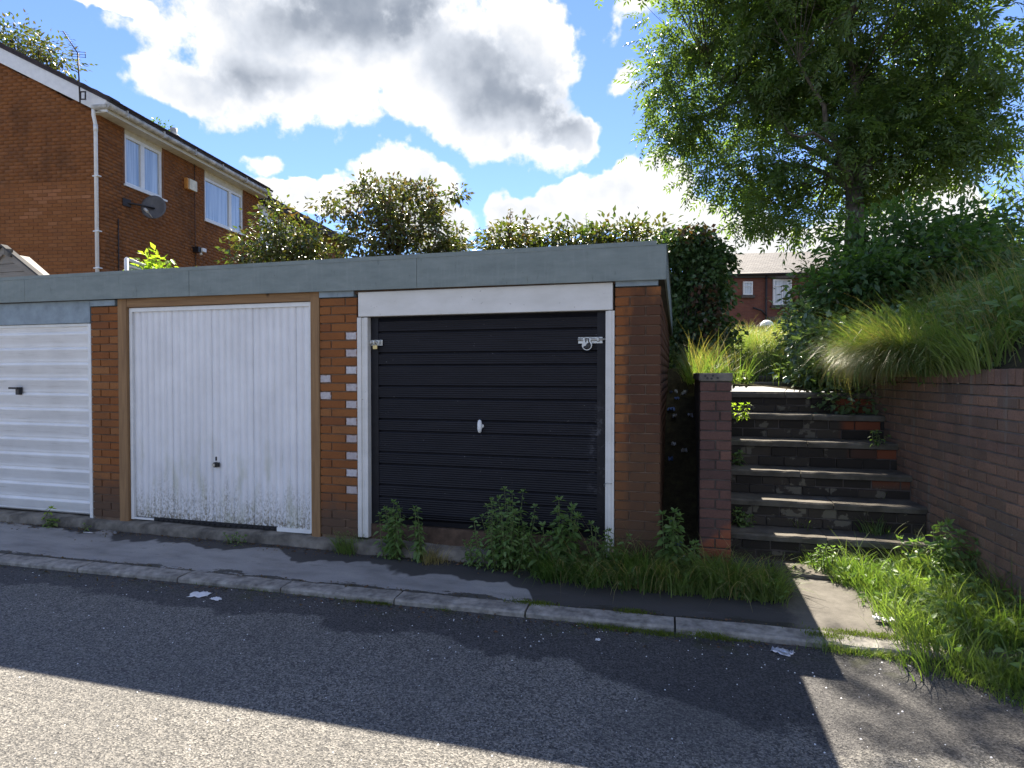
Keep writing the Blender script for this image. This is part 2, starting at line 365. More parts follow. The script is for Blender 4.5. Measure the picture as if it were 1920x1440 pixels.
def pavement():
    m_, t, pos = mat('pavement_asphalt'); X, Y, Z = sep(t, pos)
    f = t.noise(pos, 140, 5, .7); n = t.noise(t.vm('MULTIPLY', pos, (1, 2.5, 1)), 2.2, 6, .62)
    c = t.ramp(n, [(.3, (.20, .197, .19)), (.5, (.28, .275, .265)), (.8, (.36, .352, .335))])
    c = t.mix(t.ss(f, .4, .75, 0, .4), c, (.10, .10, .10))
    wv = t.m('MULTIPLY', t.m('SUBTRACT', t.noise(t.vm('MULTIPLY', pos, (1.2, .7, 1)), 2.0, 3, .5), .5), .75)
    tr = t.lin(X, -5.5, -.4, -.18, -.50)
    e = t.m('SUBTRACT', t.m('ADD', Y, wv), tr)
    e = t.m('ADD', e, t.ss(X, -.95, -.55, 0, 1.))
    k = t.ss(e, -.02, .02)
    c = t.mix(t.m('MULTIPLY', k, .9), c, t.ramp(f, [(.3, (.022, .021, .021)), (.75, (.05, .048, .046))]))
    dk = t.m('SUBTRACT', Y, t.m('SUBTRACT', t.m('MULTIPLY', X, .0215), .755))
    dn = t.m('MULTIPLY', t.m('MAXIMUM', t.m('SUBTRACT', t.noise(t.vm('MULTIPLY', pos, (1, 3, 1)), 2.6, 6, .7), .45), 0.), .55)
    c = t.mix(t.ss(t.m('SUBTRACT', dk, dn), .022, .008, 0, .85), c, (.035, .034, .026))
    st_ = t.ss(t.noise(t.vm('MULTIPLY', pos, (.8, 3, 1)), 4, 6, .7), .60, .66, 0, .35); c = t.mix(st_, c, (.11, .11, .105))
    # paler, mottled concrete tone by the steps
    k2 = t.ss(t.m('ADD', X, t.m('MULTIPLY', t.m('SUBTRACT', t.noise(pos, 3, 6, .65), .5), .4)), .78, .95)
    c = t.mix(t.m('MULTIPLY', k2, .9), c, t.ramp(t.noise(pos, 6, 8, .75), [(.3, (.075, .068, .057)), (.6, (.145, .134, .115)), (.8, (.20, .185, .16))]))
    fin(t, c, .85, t.m('ADD', f, t.m('MULTIPLY', n, .5)), .5, .004, spec=.3); return m_
M['pavement'] = pavement()
M['concrete'] = simple('mossy_concrete', (.17, .155, .13), .95, var=.42, sc_=6, bs=.7)
M['kerbstone'] = simple('kerb_concrete', (.27, .257, .23), .9, var=.36, sc_=13, bs=.7)
def slab():
    m_, t, pos = mat('worn_step_slab')
    n = t.noise(pos, 5, 7, .65); c = t.ramp(n, [(.3, (.055, .048, .039)), (.5, (.105, .095, .078)), (.75, (.175, .160, .135))])
    fin(t, c, .9, t.noise(pos, 45, 6, .7), .7, .006, spec=.3); return m_
M['slab'] = slab()
def riser():
    m_, t, pos = mat('flaking_riser_brick'); rnd = t.new('ShaderNodeObjectInfo').outputs['Random']; X, Y, Z = sep(t, pos)
    base = t.ramp(rnd, [(0, (.030, .026, .022)), (.5, (.042, .036, .030)), (.85, (.07, .058, .045)), (1, (.05, .042, .035))])
    red = t.m('MULTIPLY', t.ss(X, 1.62, 1.72), t.ss(Z, .55, .7)); base = t.mix(t.m('MULTIPLY', red, t.ss(rnd, .35, .45)), base, (.19, .062, .032))
    pt = t.ss(t.m('ADD', t.noise(pos, 6.5, 5, .6), t.m('MULTIPLY', t.m('SUBTRACT', rnd, .5), .14)), .59, .62)
    pt = t.m('MULTIPLY', pt, t.m('SUBTRACT', 1., red))
    c = t.mix(t.m('MULTIPLY', pt, .7), base, (.17, .155, .12)); fin(t, c, .95, t.noise(pos, 50, 5), .6, .006, spec=.2); return m_
M['riser'] = riser()
def soil():
    m_, t, pos = mat('soil_and_litter')
    c = t.ramp(t.noise(pos, 14, 7, .7), [(.3, (.028, .024, .014)), (.55, (.06, .05, .028)), (.8, (.09, .085, .035))])
    fin(t, c, .95, t.noise(pos, 40, 5), .8, .02, spec=.1); return m_
M['soil'] = soil()
def slate():
    m_, t, pos = mat('grey_slates')
    br = t.new('ShaderNodeTexBrick', {'Vector': t.new('ShaderNodeTexCoord').outputs['UV'], 'Color1': (.12, .113, .107, 1), 'Color2': (.19, .18, .165, 1), 'Mortar': (.05, .05, .05, 1), 'Scale': 1.0,
        'Mortar Size': .02, 'Brick Width': .3, 'Row Height': .22, 'Bias': 0.}); fin(t, br.outputs[0], .8, br.outputs['Fac'], -.5, .02); return m_
M['slate'] = slate()
def farbrick():
    m_, t, pos = mat('far_red_brick')
    br = t.new('ShaderNodeTexBrick', {'Vector': t.new('ShaderNodeTexCoord').outputs['UV'], 'Color1': (.15, .048, .032, 1), 'Color2': (.21, .075, .045, 1), 'Mortar': (.14, .09, .07, 1), 'Scale': 1.0,
        'Mortar Size': .008, 'Brick Width': .225, 'Row Height': .075}); c = t.mix(t.ss(t.noise(pos, 1.2, 5), .4, .7, 0, .4), br.outputs[0], (.08, .035, .028))
    fin(t, c, .9, br.outputs['Fac'], -.3, .01); return m_
M['farbrick'] = farbrick()

def leaf_mat(name, cols, trans=.45, rough=.45, spec=.4, tcol=None):
    m_, t, pos = mat(name); rnd = t.new('ShaderNodeNewGeometry').outputs['Random Per Island']; n = len(cols)
    c = t.ramp(rnd, [(i/(n-1) if n > 1 else 0, cc) for i, cc in enumerate(cols)])
    c = t.mix(t.ss(t.noise(pos, 1.7, 3), .35, .7, 0, .45), c, tuple(q*1.5 for q in cols[n//2]))
    p = t.new('ShaderNodeBsdfPrincipled', {'Base Color': c, 'Roughness': rough, 'Specular IOR Level': spec})
    tc = t.mix(1., c, tcol or (1.9, 2.1, .75), 'MULTIPLY')
    tr = t.new('ShaderNodeBsdfTranslucent', {'Color': tc})
    mx_ = t.new('ShaderNodeMixShader', {0: trans, 1: p.outputs[0], 2: tr.outputs[0]})
    t.new('ShaderNodeOutputMaterial', {'Surface': mx_.outputs[0]}); return m_
M['ash'] = leaf_mat('ash_leaves', [(.050, .095, .030), (.072, .125, .038), (.115, .17, .052), (.060, .108, .038)], .50, .36, .6, (1.7, 1.75, .7))
M['darkleaf'] = leaf_mat('dark_leaves', [(.040, .085, .028), (.062, .118, .036), (.10, .16, .045)], .40, .4, .5)
M['ivy'] = leaf_mat('ivy_leaves', [(.032, .07, .025), (.05, .095, .032), (.075, .12, .038), (.045, .08, .04)], .25, .35, .6)
M['russet'] = leaf_mat('russet_leaves', [(.09, .05, .03), (.14, .06, .035), (.07, .06, .03), (.11, .08, .05)], .3)
M['shrub'] = leaf_mat('shrub_leaves', [(.045, .078, .022), (.062, .092, .026), (.09, .095, .03), (.10, .07, .034), (.05, .085, .025)], .28, .32, .6)
M['lime'] = leaf_mat('lime_leaves', [(.15, .24, .03), (.20, .28, .04), (.24, .27, .05)], .5)
M['bramble'] = leaf_mat('bramble_leaves', [(.11, .17, .075), (.15, .21, .10), (.09, .14, .06)], .3, .28, .9)
M['nettle'] = leaf_mat('nettle_leaves', [(.085, .155, .045), (.11, .185, .055), (.14, .21, .075), (.075, .13, .038)], .35, .45)
M['grass'] = leaf_mat('green_grass', [(.058, .115, .026), (.082, .150, .034), (.105, .180, .044), (.15, .18, .065), (.066, .13, .030), (.09, .155, .036)], .4, .45)
M['grass_long'] = leaf_mat('long_grass', [(.066, .125, .030), (.09, .155, .038), (.125, .19, .05), (.18, .20, .08), (.075, .135, .034), (.105, .17, .045)], .38, .4)
M['straw'] = leaf_mat('dry_grass', [(.30, .24, .12), (.24, .2, .09), (.38, .31, .17)], .35)
M['moss'] = leaf_mat('moss', [(.07, .10, .012), (.10, .14, .015), (.13, .16, .02)], .3, .8)
M['stem'] = simple('green_stem', (.10, .13, .04), .7)
M['bark'] = simple('grey_bark', (.12, .105, .085), .95, var=.4, sc_=12, bs=.8)
M['bark_dark'] = simple('dark_bark', (.06, .05, .04), .95, var=.4, sc_=14, bs=.8)

# ------------------------------------------------------------------ brick laying
_bm = {}
def brick_mesh(L, H, Dp, m_):
    k = (round(L, 3), round(H, 3), round(Dp, 3), m_)
    if k not in _bm:
        b = bmesh.new(); c = .0035; x, z = L/2, H/2; y0, y1 = -Dp/2, Dp/2
        A = [b.verts.new(p) for p in ((-x+c, y0, -z+c), (x-c, y0, -z+c), (x-c, y0, z-c), (-x+c, y0, z-c))]
        B = [b.verts.new(p) for p in ((-x, y0+c, -z), (x, y0+c, -z), (x, y0+c, z), (-x, y0+c, z))]
        C_ = [b.verts.new(p) for p in ((-x, y1, -z), (x, y1, -z), (x, y1, z), (-x, y1, z))]
        b.faces.new(A); b.faces.new(C_[::-1])
        for P_, Q in ((B, A), (C_, B)):
            for i in range(4): b.faces.new([P_[i], P_[(i+1) % 4], Q[(i+1) % 4], Q[i]])
        bmesh.ops.recalc_face_normals(b, faces=b.faces)
        me = bpy.data.meshes.new('brick'); b.to_mesh(me); b.free(); me.materials.append(M[m_]); _bm[k] = me
    return _bm[k]
def put_brick(parent, c, ang, L, H=.065, Dp=.1, m_='brick', tilt=0):
    o = bpy.data.objects.new('brick', brick_mesh(L, H, Dp, m_)); col.objects.link(o); o.parent = parent
    o.location = Vector(c)-parent.location; o.rotation_euler = (random.uniform(-.008, .008), tilt, ang+random.uniform(-.006, .006)); return o
def course(width, k, L=.215, J=.01, half=.1025, seq=None):
    """(start, length) pairs along a course of the given width"""
    out = []; x = 0; first = L if k % 2 == 0 else half
    while x < width-.012:
        l = min(first, width-x); 
        if width-x-l < .03: l = width-x
        out.append((x, l)); x += l+J; first = L
    return out

# ------------------------------------------------------------------ the garages
P_W = [(-.344, 0.0), (-2.943, -2.578), (-5.544, -5.206), (-8.15, -7.806)]
ROOF_BACK = 4.2
g = empty('garage_block', (-3.5, 0, 0), 'row of flat roofed brick lock-up garages with deep grey fascia', 'garage')
WALLTOP = 2.262; FLOOR = .147
for pi, (x0, x1) in enumerate(P_W):
    nrow = 28; zb = WALLTOP-nrow*.0752
    b = MB(); b.box((x0+.008, .012, .04), (x1-.008, .34, WALLTOP+.002)); b.done('pier_core', M['mortar'], g)
    for k in range(nrow):
        z = WALLTOP-.0335-k*.0752
        wd = x1-x0; parts = [(0, .1075), (.1175, wd-.1175)] if (k % 2 == 1) else [(0, wd-.1175), (wd-.1075, .1075)]
        for (s, l) in parts:
            mm = 'brick'
            if pi == 1:
                cz = z
                if l < .12 and s > .1 and 4 <= k <= 23: mm = 'brick_painted'
                if l < .12 and s < .1 and k in (9, 11): mm = 'brick_painted'
            o = put_brick(g, (x0+s+l/2, .05+random.uniform(-.0015, .0015), z), 0, l, m_=mm)
            if mm == 'brick_painted': o['label'] = 'brick daubed with white paint'
# side wall of the end garage, bricks joined
def brick_run(name, origin, ud, nd, w_, z0, z1, mat_, parent, holes=(), Dp=.1, course_h=.075, top=None, skip=None, objmat=None, sel=None, pale=None, objs=None):
    """bricks of a whole wall face as real boxes; those sel() picks become single objects, the rest one joined part"""
    ud = Vector(ud).normalized(); nd = Vector(nd).normalized(); V = []; F = []; n = 0
    rows = int((z1-z0)/course_h); ang = math.atan2(ud.y, ud.x)
    for k in range(rows):
        z = z0+(k+.5)*course_h
        items = []
        for (s, l) in course(w_, k):
            iv_ = [(s, s+l)]
            for h in holes:
                if h[2] < z+.03 and z-.03 < h[3]:
                    nx_ = []
                    for a_, b_ in iv_:
                        if b_ <= h[0] or a_ >= h[1]: nx_.append((a_, b_))
                        else: nx_ += [(a_, h[0])]*(a_ < h[0]-.02)+[(h[1], b_)]*(b_ > h[1]+.02)
                    iv_ = nx_
            items += [(a_, b_-a_) for a_, b_ in iv_]
        for (s, l) in items:
            cs = s+l/2
            if top and z+.03 > top(cs): continue
            c = Vector(origin)+ud*cs+nd*(-Dp/2+random.uniform(-.002, .002)); c.z = z
            if sel and sel(cs, z):
                objs.append((c, ang, l, cs, z)); continue
            hx, hz = l/2, .0325
            for (a, b_, c2) in ((-hx, 0, -hz), (hx, 0, -hz), (hx, 0, hz), (-hx, 0, hz)):
                V.append(c+ud*a+nd*(Dp/2)+Vector((0, 0, c2)))
            for (a, b_, c2) in ((-hx, 0, -hz), (hx, 0, -hz), (hx, 0, hz), (-hx, 0, hz)):
                V.append(c+ud*a-nd*(Dp/2)+Vector((0, 0, c2)))
            i = n*8; F += [(i, i+1, i+2, i+3), (i+1, i, i+4, i+5), (i+2, i+1, i+5, i+6), (i+3, i+2, i+6, i+7), (i, i+3, i+7, i+4)]; n += 1
    me = np_mesh(name, [tuple(v) for v in V], F)
    o = link(name, me, parent, mat_); o['kind'] = 'stuff'; return o
brick_run('side_wall_bricks', (.0, .115, 0), (0, 1, 0), (1, 0, 0), ROOF_BACK-.2, .02, 2.2, M['brick_s'], g, Dp=.09)
b = MB()
b.box((-.16, .345, -.2), (-.012, ROOF_BACK-.06, 2.1)); b.box((-8.14, .345, -.2), (-8.0, ROOF_BACK-.06, 2.1)); b.box((-8.0, ROOF_BACK-.2, -.2), (-.16, ROOF_BACK-.06, 2.1))
for xx in (-2.85, -5.45): b.box((xx, .345, -.1), (xx+.14, ROOF_BACK-.2, 2.1))
b.done('inner_walls', M['mortar'], g)
# roof deck, falls to the rear
b = MB(); b.prism([(-.03, 2.33), (-.03, 2.53), (ROOF_BACK, 2.36), (ROOF_BACK, 2.13)], 0, -8.2, .02); b.done('roof', M['felt'], g)
edges = [-8.24, -6.35, -4.30, -1.985, .040]
for i in range(4):
    b = MB(); a0, a1 = edges[i]+.002, edges[i+1]-.002; d = .001*(i % 2)
    zl = lambda x: -.004*x*1.15
    vs = b.prism([(a0, 2.305+zl(a0)), (a1, 2.305+zl(a1)), (a1, 2.562+zl(a1)), (a0, 2.562+zl(a0))], 1, -.052-d, -.032); b.done('fascia_panel', M['fascia'], g)
b = MB(); b.prism([(-.031, 2.315), (-.031, 2.562), (ROOF_BACK+.02, 2.375), (ROOF_BACK+.02, 2.13)], 0, .024, .040); b.done('side_fascia', M['fascia'], g)
b = MB(); b.prism([(-.036, 2.563), (ROOF_BACK+.02, 2.377), (ROOF_BACK+.02, 2.387), (-.036, 2.572)], 0, -.03, .046)
b.box((-8.24, -.056, 2.563), (-.031, -.02, 2.597)); b.done('roof_edge_trim', M['fascia'], g)
for (x0, x1) in P_W:
    b = MB(); b.box((x0+.004, -.016, WALLTOP+.006), (x1-.02, .05, 2.325), bev=.002); b.box(((x0+x1)/2-.005, -.021, 2.285), ((x0+x1)/2+.005, -.015, 2.295)); b.done('pier_cap', M['cap'], g)
b = MB(); b.box((-2.60, .0, 2.29), (-.344, .05, 2.318)); b.done('wall_plate', M['rust'], g)

def ridge_panel(x0, x1, z0, z1, y, prof, vert, name, mt, parent):
    """a pressed sheet: prof gives (position, depth) along the pressed direction"""
    V = []; F = []
    for (s, d) in prof:
        if vert: V += [(x0+s, y-d, z0), (x0+s, y-d, z1)]
        else: V += [(x0, y-d, z1-s), (x1, y-d, z1-s)]
    for i in range(len(prof)-1): F.append((2*i, 2*i+1, 2*i+3, 2*i+2))
    me = np_mesh(name, V, F); o = link(name, me, parent, mt); return o
# black door -------------------------------------------------------
bd = empty('garage_door', (-1.44, .06, 0), None, None); bd.parent = g; bd.location = (-1.44+3.5, .06, 0); bd['label'] = 'black horizontally ribbed garage door'
z0, z1 = .285, 2.085; prof = [(0, 0)]; s = .03
while s < z1-z0-.03:
    for wdt, nr in ((.092, 5), (.168, 9)):
        for q in range(nr):
            p0 = s+wdt*q/nr; p1 = s+wdt*(q+1)/nr
            prof += [(p0+.003, .010), (p0+.006, .0135), (p1-.006, .0135), (p1-.003, .010)]
        s += wdt; prof += [(s+.001, -.010), (s+.011, -.010), (s+.013, .010)]; s += .014
        if s > z1-z0-.14: break
    if s > z1-z0-.14: break
prof += [(z1-z0-.12, .012), (z1-z0-.1, .012), (z1-z0, 0)]
ridge_panel(-2.405, -.49, z0, z1, .075, prof, False, 'door_panel', M['black'], bd)
b = MB(); b.box((-2.47, .058, z0-.005), (-2.40, .078, z1)); b.box((-.49, .058, z0-.005), (-.418, .078, z1)); b.box((-2.47, .10, z0), (-.418, .11, z1)); b.done('door_frame', M['black'], bd)
b = MB(); b.box((-2.48, .05, .13), (-.41, .1, .278)); b.done('door_sill_board', M['rust'], bd)
# white paint flecks and the oval grip
b = MB(); c = Vector((-1.46, .045, 1.16))
prof_ = [(-.055, .004), (-.045, .015), (-.02, .020), (.02, .020), (.045, .015), (.055, .004)]
b.tube([(c.x, c.y-.012, c.z+zz) for zz, rr in prof_], [rr for zz, rr in prof_], 10); b.tube([(c.x+.012, c.y, c.z), (c.x+.012, .08, c.z)], .016, 8)
b.done('handle', M['pvc'], bd)
def bolt(xa, xb, z, flip):
    b = MB(); y = .052
    b.box((xa, y-.004, z-.026), (xb, y, z+.026), bev=.002); b.done('bolt_plate', M['steel'], bd)
    b = MB(); b.tube([(xa+.03*(flip < 0), y-.014, z+.006), (xb+(.035 if flip > 0 else 0), y-.014, z+.006)] if flip > 0 else [(xa-.03, y-.014, z+.006), (xb-.03, y-.014, z+.006)], .009, 8)
    for q in (.25, .5, .82):
        x = xa+(xb-xa)*q; b.box((x-.009, y-.026, z-.012), (x+.009, y-.003, z+.022), bev=.003)
    for q in (.06, .94):
        for dz in (-.016, .016): x = xa+(xb-xa)*q; b.tube([(x, y-.007, z+dz), (x, y-.003, z+dz)], .005, 6)
    b.done('bolt_bar', M['steel'], bd)
bolt(-2.50, -2.355, 1.866, -1); bolt(-.64, -.445, 1.862, 1)
def padlock(x, z):
    o = empty('padlock', (x, .03, z), 'small brass padlock hanging from the left-hand bolt of the black door', 'padlock')
    b = MB(); b.box((x-.021, .018, z-.026), (x+.021, .034, z+.010), bev=.003); b.done('lock_body', M['brass'], o)
    b = MB(); b.tube([(x-.013, .026, z+.008)]+[(x+.013*-math.cos(a), .026, z+.030+.013*math.sin(a)) for a in [i*math.pi/6 for i in range(7)]]+[(x+.013, .026, z+.008)], .0038, 6)
    b.done('shackle', M['steel'], o)
padlock(-2.413, 1.835)
o = empty('disc_padlock', (-.565, .03, 1.822), 'round silver disc padlock hanging from the right-hand bolt', 'padlock')
b = MB(); pts = []
A = [(.040*math.cos(a), .040*math.sin(a)) for a in [i*2*math.pi/28 for i in range(28)]]
A = [(x+.0, z) for x, z in A]
b.prism([(-.565+x, 1.822+z) for x, z in A]+[], 1, .016, .040); b.done('lock_body', M['steel'], o)
b = MB(); b.tube([(-.565+.024*math.cos(a), .014, 1.820+.024*math.sin(a)) for a in [R(200)+i*R(220)/10 for i in range(11)]], .009, 6)
b.prism([(-.59, 1.798), (-.57, 1.790), (-.545, 1.825), (-.56, 1.838)], 1, .008, .0155); b.done('dark_shield', M['plastic_black'], o)
b = MB(); b.tube([(-.575, .012, 1.845), (-.57, .010, 1.875), (-.555, .012, 1.875), (-.55, .014, 1.845)], .004, 6); b.done('shackle', M['iron'], o)
# off-white lintel board and jambs of the black door
b = MB(); b.box((-2.556, -.012, 2.092), (-.362, .05, 2.303), bev=.003); b.done('lintel_board', M['offwhite'], g)
b = MB(); b.box((-2.572, -.006, .165), (-2.532, .05, 2.086), bev=.003); b.box((-2.532, .004, .165), (-2.508, .05, 2.084), bev=.003); b.box((-2.508, -.002, .165), (-2.472, .06, 2.085), bev=.003); b.done('door_jamb', M['offwhite'], g)
b = MB(); b.box((-.349, .0, .25), (-.372, .05, 2.086)); b.box((-.372, -.008, .16), (-.395, .05, 2.086)); b.box((-.395, .004, .16), (-.417, .05, 2.086))
b.done('door_jamb', M['offwhite'], g)
b = MB(); b.tube([(-.43, .03, .71), (-.425, -.01, .735), (-.40, -.018, .745), (-.365, -.014, .742)], .003, 5); b.done('loose_wire', M['steel'], g)
# white ribbed door in its timber frame ------------------------------
b = MB(); b.box((-5.204, -.006, .135), (-5.096, .07, 2.33), bev=.003); b.done('timber_jamb', M['timber_v'], g)
b = MB(); b.box((-3.034, -.008, .135), (-2.945, .07, 2.325), bev=.003); b.done('timber_jamb', M['timber_v'], g)
b = MB(); b.box((-5.094, -.004, 2.245), (-3.036, .07, 2.335), bev=.003); b.done('timber_header', M['timber_h'], g)
wd_ = empty('garage_door', (-4.07+3.5, .03, 0), None, None); wd_.parent = g; wd_['label'] = 'white vertically ribbed garage door'
prof = [(0, 0)]; s = .012; wide = 1.995; k = 0
while s < wide-.07:
    pit = .0765
    prof += [(s, 0), (s+.004, .009), (s+pit-.012, .009), (s+pit-.008, 0)]; 
    if k % 6 == 5: prof += [(s+pit-.006, -.008), (s+pit-.001, -.008)]
    s += pit; k += 1
prof += [(wide, 0)]
ridge_panel(-5.06, -3.065, .185, 2.205, .05, prof, True, 'door_panel', M['door_white'], wd_)
b = MB(); b.box((-5.09, .022, .158), (-5.058, .055, 2.24)); b.box((-3.066, .022, .158), (-3.038, .055, 2.24)); b.box((-5.058, .020, 2.203), (-3.066, .055, 2.24)); b.box((-5.058, .026, .160), (-4.82, .055, .178)); b.box((-3.42, .026, .150), (-3.066, .055, .186)); b.done('door_frame', M['pvc'], wd_)
b = MB(); b.box((-4.82, .032, .150), (-3.42, .055, .19))
for i in range(23): b.box((-4.80+i*.06, .024, .158), (-4.765+i*.06, .032, .172))
b.done('rubber_seal', M['plastic_black'], wd_)
b = MB(); c = (-4.09, .735); b.tube([(c[0], .045, c[1]), (c[0], .012, c[1])], [.028, .024], 12); b.prism([(c[0]+.00, c[1]-.024), (c[0]+.038, c[1]-.020), (c[0]+.038, c[1]+.022), (c[0], c[1]+.024)], 1, .016, .038); b.box((c[0]-.004, .03, c[1]+.038), (c[0]+.006, .044, c[1]+.075))
h_ = b.done('handle', M['plastic_black'], wd_); b = MB(); b.tube([(c[0]-.004, .012, c[1]), (c[0]-.004, .004, c[1])], .016, 12); b.done('lock_barrel', M['steel'], h_)
# weathered white door with horizontal ribs ---------------------------
b = MB(); b.box((-7.806+.004, -.0, 2.108), (-5.56, .06, 2.345)); b.done('lintel_panel', M['cap'], g)
d3 = empty('garage_door', (-6.67+3.5, .03, 0), None, None); d3.parent = g; d3['label'] = 'weathered white garage door with broad horizontal ribs'
prof = [(0, .002)]; s = .05
while s < 1.88:
    prof += [(s, .004), (s+.010, -.012), (s+.020, .012), (s+.042, .014), (s+.046, .009), (s+.066, .012), (s+.070, .006), (s+.088, .010), (s+.092, .004), (s+.112, .007), (s+.116, .002), (s+.15, .006)]; s += .157
prof += [(1.9, .004)]
ridge_panel(-7.75, -5.60, .185, 2.085, .05, prof, False, 'door_panel', M['door_white3'], d3)
b = MB(); b.box((-5.600, .008, .125), (-5.562, .06, 2.10), bev=.003); b.box((-7.795, .008, .125), (-7.75, .06, 2.10)); b.box((-7.75, .024, 2.078), (-5.602, .06, 2.104)); b.done('door_frame', M['pvc'], d3)
b = MB(); b.box((-6.575, .0, 1.375), (-6.525, .04, 1.455), bev=.004); b.box((-6.65, -.018, 1.435), (-6.53, .0, 1.455), bev=.003); b.done('handle', M['plastic_black'], d3)
# concrete threshold, a rough cast strip
V = []; F = []; nx = 160
for i in range(nx+1):
    x = -8.3+(8.3-.02)*i/nx; yo = -.085+.018*math.sin(x*3.1)+random.uniform(-.008, .008)-.02*(x > -2.6)
    zt = .140+.006*math.sin(x*5)+random.uniform(-.003, .003); 
    V += [(x, .10, zt+.006), (x, yo+.018, zt), (x, yo, zt-.018), (x, yo-.012, .06), (x, yo-.016, .0)]
for i in range(nx):
    for j in range(4): F.append((i*5+j, i*5+j+1, (i+1)*5+j+1, (i+1)*5+j))
o = link('threshold', np_mesh('threshold', V, F), g, M['concrete'])

# ------------------------------------------------------------------ ground
KF = lambda x: -.905+.0215*min(x, .3)
def grid(xs, ys, hf, name, mt, smooth=True):
    xs = np.array(xs); ys = np.array(ys); X, Y = np.meshgrid(xs, ys); Z = np.vectorize(hf)(X, Y)
    V = np.stack([X, Y, Z], -1).reshape(-1, 3); nx, ny = len(xs), len(ys); I = np.arange(nx*ny).reshape(ny, nx)
    F = np.stack([I[:-1, :-1], I[:-1, 1:], I[1:, 1:], I[1:, :-1]], -1).reshape(-1, 4)
    o = link(name, np_mesh(name, V, F, smooth), None, mt); o['kind'] = 'structure'; return o
b = MB(); b.poly([(-400, -400, 0), (400, -400, 0), (400, .3, 0), (-400, .3, 0)]); o = b.done('road', M['asphalt']); tag(o, kind='structure')
def smooth(a): a = min(1, max(0, a)); return a*a*(3-2*a)
def pave_h(x, y):
    t_ = (y-KF(x))/.9; return .034+.026*smooth(t_)+.004*math.sin(x*2.3+y*5)*math.sin(x*.9)
xs = list(np.linspace(-12, 2.4, 120)); ys = list(np.linspace(0, 1, 22))
V = []; F = []
for j, tt in enumerate(ys):
    for i, x in enumerate(xs):
        y0 = KF(x)+.150; y1 = .4 if x < .3 else .62; V.append((x, y0+(y1-y0)*tt, pave_h(x, y0+(y1-y0)*tt)))
nx = len(xs)
for j in range(len(ys)-1):
    for i in range(nx-1): F.append((j*nx+i, j*nx+i+1, (j+1)*nx+i+1, (j+1)*nx+i))
o = link('pavement', np_mesh('pavement', V, F, True), None, M['pavement']); tag(o, kind='structure')
kb = bpy.data.objects.new('kerb', None); col.objects.link(kb); kb.location = (-3, -.9, 0); tag(kb, kind='structure')
cuts = [-11.9, -10.98, -10.06, -9.15, -8.22, -7.3, -6.38, -5.46, -4.52, -3.56, -2.66, -1.76, -.83, .12, 1.05, 1.52, 2.3]
for a0, a1 in zip(cuts, cuts[1:]):
    b = MB(); c0 = Vector(((a0+a1)/2, KF((a0+a1)/2), 0)); L_ = a1-a0-.012
    vs = b.prism([(0, -.05), (0, .024), (.012, .036), (.150, .040), (.150, -.05)], 0, -L_/2, L_/2)
    bmesh.ops.subdivide_edges(b.b, edges=[e for e in b.b.edges if abs(e.verts[0].co.x-e.verts[1].co.x) > .1], cuts=8)
    for v in b.b.verts:
        if v.co.z > 0: v.co += Vector((0, random.uniform(-.003, .003), random.uniform(-.003, .002)))
    dz = random.uniform(-.003, .005) if a0 > 0 else random.uniform(-.002, .002)
    bmesh.ops.transform(b.b, matrix=Matrix.Translation(c0+Vector((0, random.uniform(-.004, .004), dz)))@Matrix.Rotation(math.atan(.0215), 4, 'Z'), verts=b.b.verts)
    b.done('kerbstone', M['kerbstone'], kb)
# upper ground: path, bank, gardens behind
def wallx(y): return 2.175-.08*y
def terr(x, y):
    h = 1.46+.90*smooth((y-2.2)/8.5)-.55*smooth((y-13)/14)
    h += (1.0*(1-math.exp(-max(0, x-2.1)/.75)))*(1-smooth((y-12)/10))*(1-.45*smooth((y-2)/8))
    h += .02*math.sin(x*4.1+y*2.2)+.03*math.sin(x*1.3-y*1.9)
    if x < -.2: h = h*(1-smooth((-.2-x)/2))+1.65*smooth((-.2-x)/2)
    if y > 60: h += (y-60)*.01
    return h
far = [14, 17, 21, 26, 33, 42, 55, 75, 110, 160, 240, 380]
grid([-380, -200, -100, -60]+list(np.linspace(-35, -2, 34))+list(np.linspace(-1.5, 7, 40))+[8, 10, 13, 18, 26, 40, 70, 150, 380], list(np.linspace(4.3, 12, 40))+far, terr, 'ground', M['soil'])
grid(list(np.linspace(.40, 2.25, 16)), list(np.linspace(2.12, 4.3, 16)), terr, 'path', M['soil'])
def bankh(x, y):
    q = 1.50+.92*(1-math.exp(-max(0, x-2.15)/.75)); k = smooth((y-2.)/2.2); return q*(1-k)+terr(x, y)*k
grid(list(np.linspace(2.25, 7, 34))+[8, 10, 13, 18, 26, 40], list(np.linspace(-.82, 4.3, 40)), bankh, 'bank', M['soil'])
# the slit between garage and steps wall, filled with soil and rubbish at the back
grid(list(np.linspace(-.005, .42, 8)), list(np.linspace(.15, 4.6, 40)), lambda x, y: .05+smooth((y-.4)/2.0)*1.30+(.3 if y > 3 else 0)+random.uniform(-.02, .02), 'rubbish_bank', M['soil'])

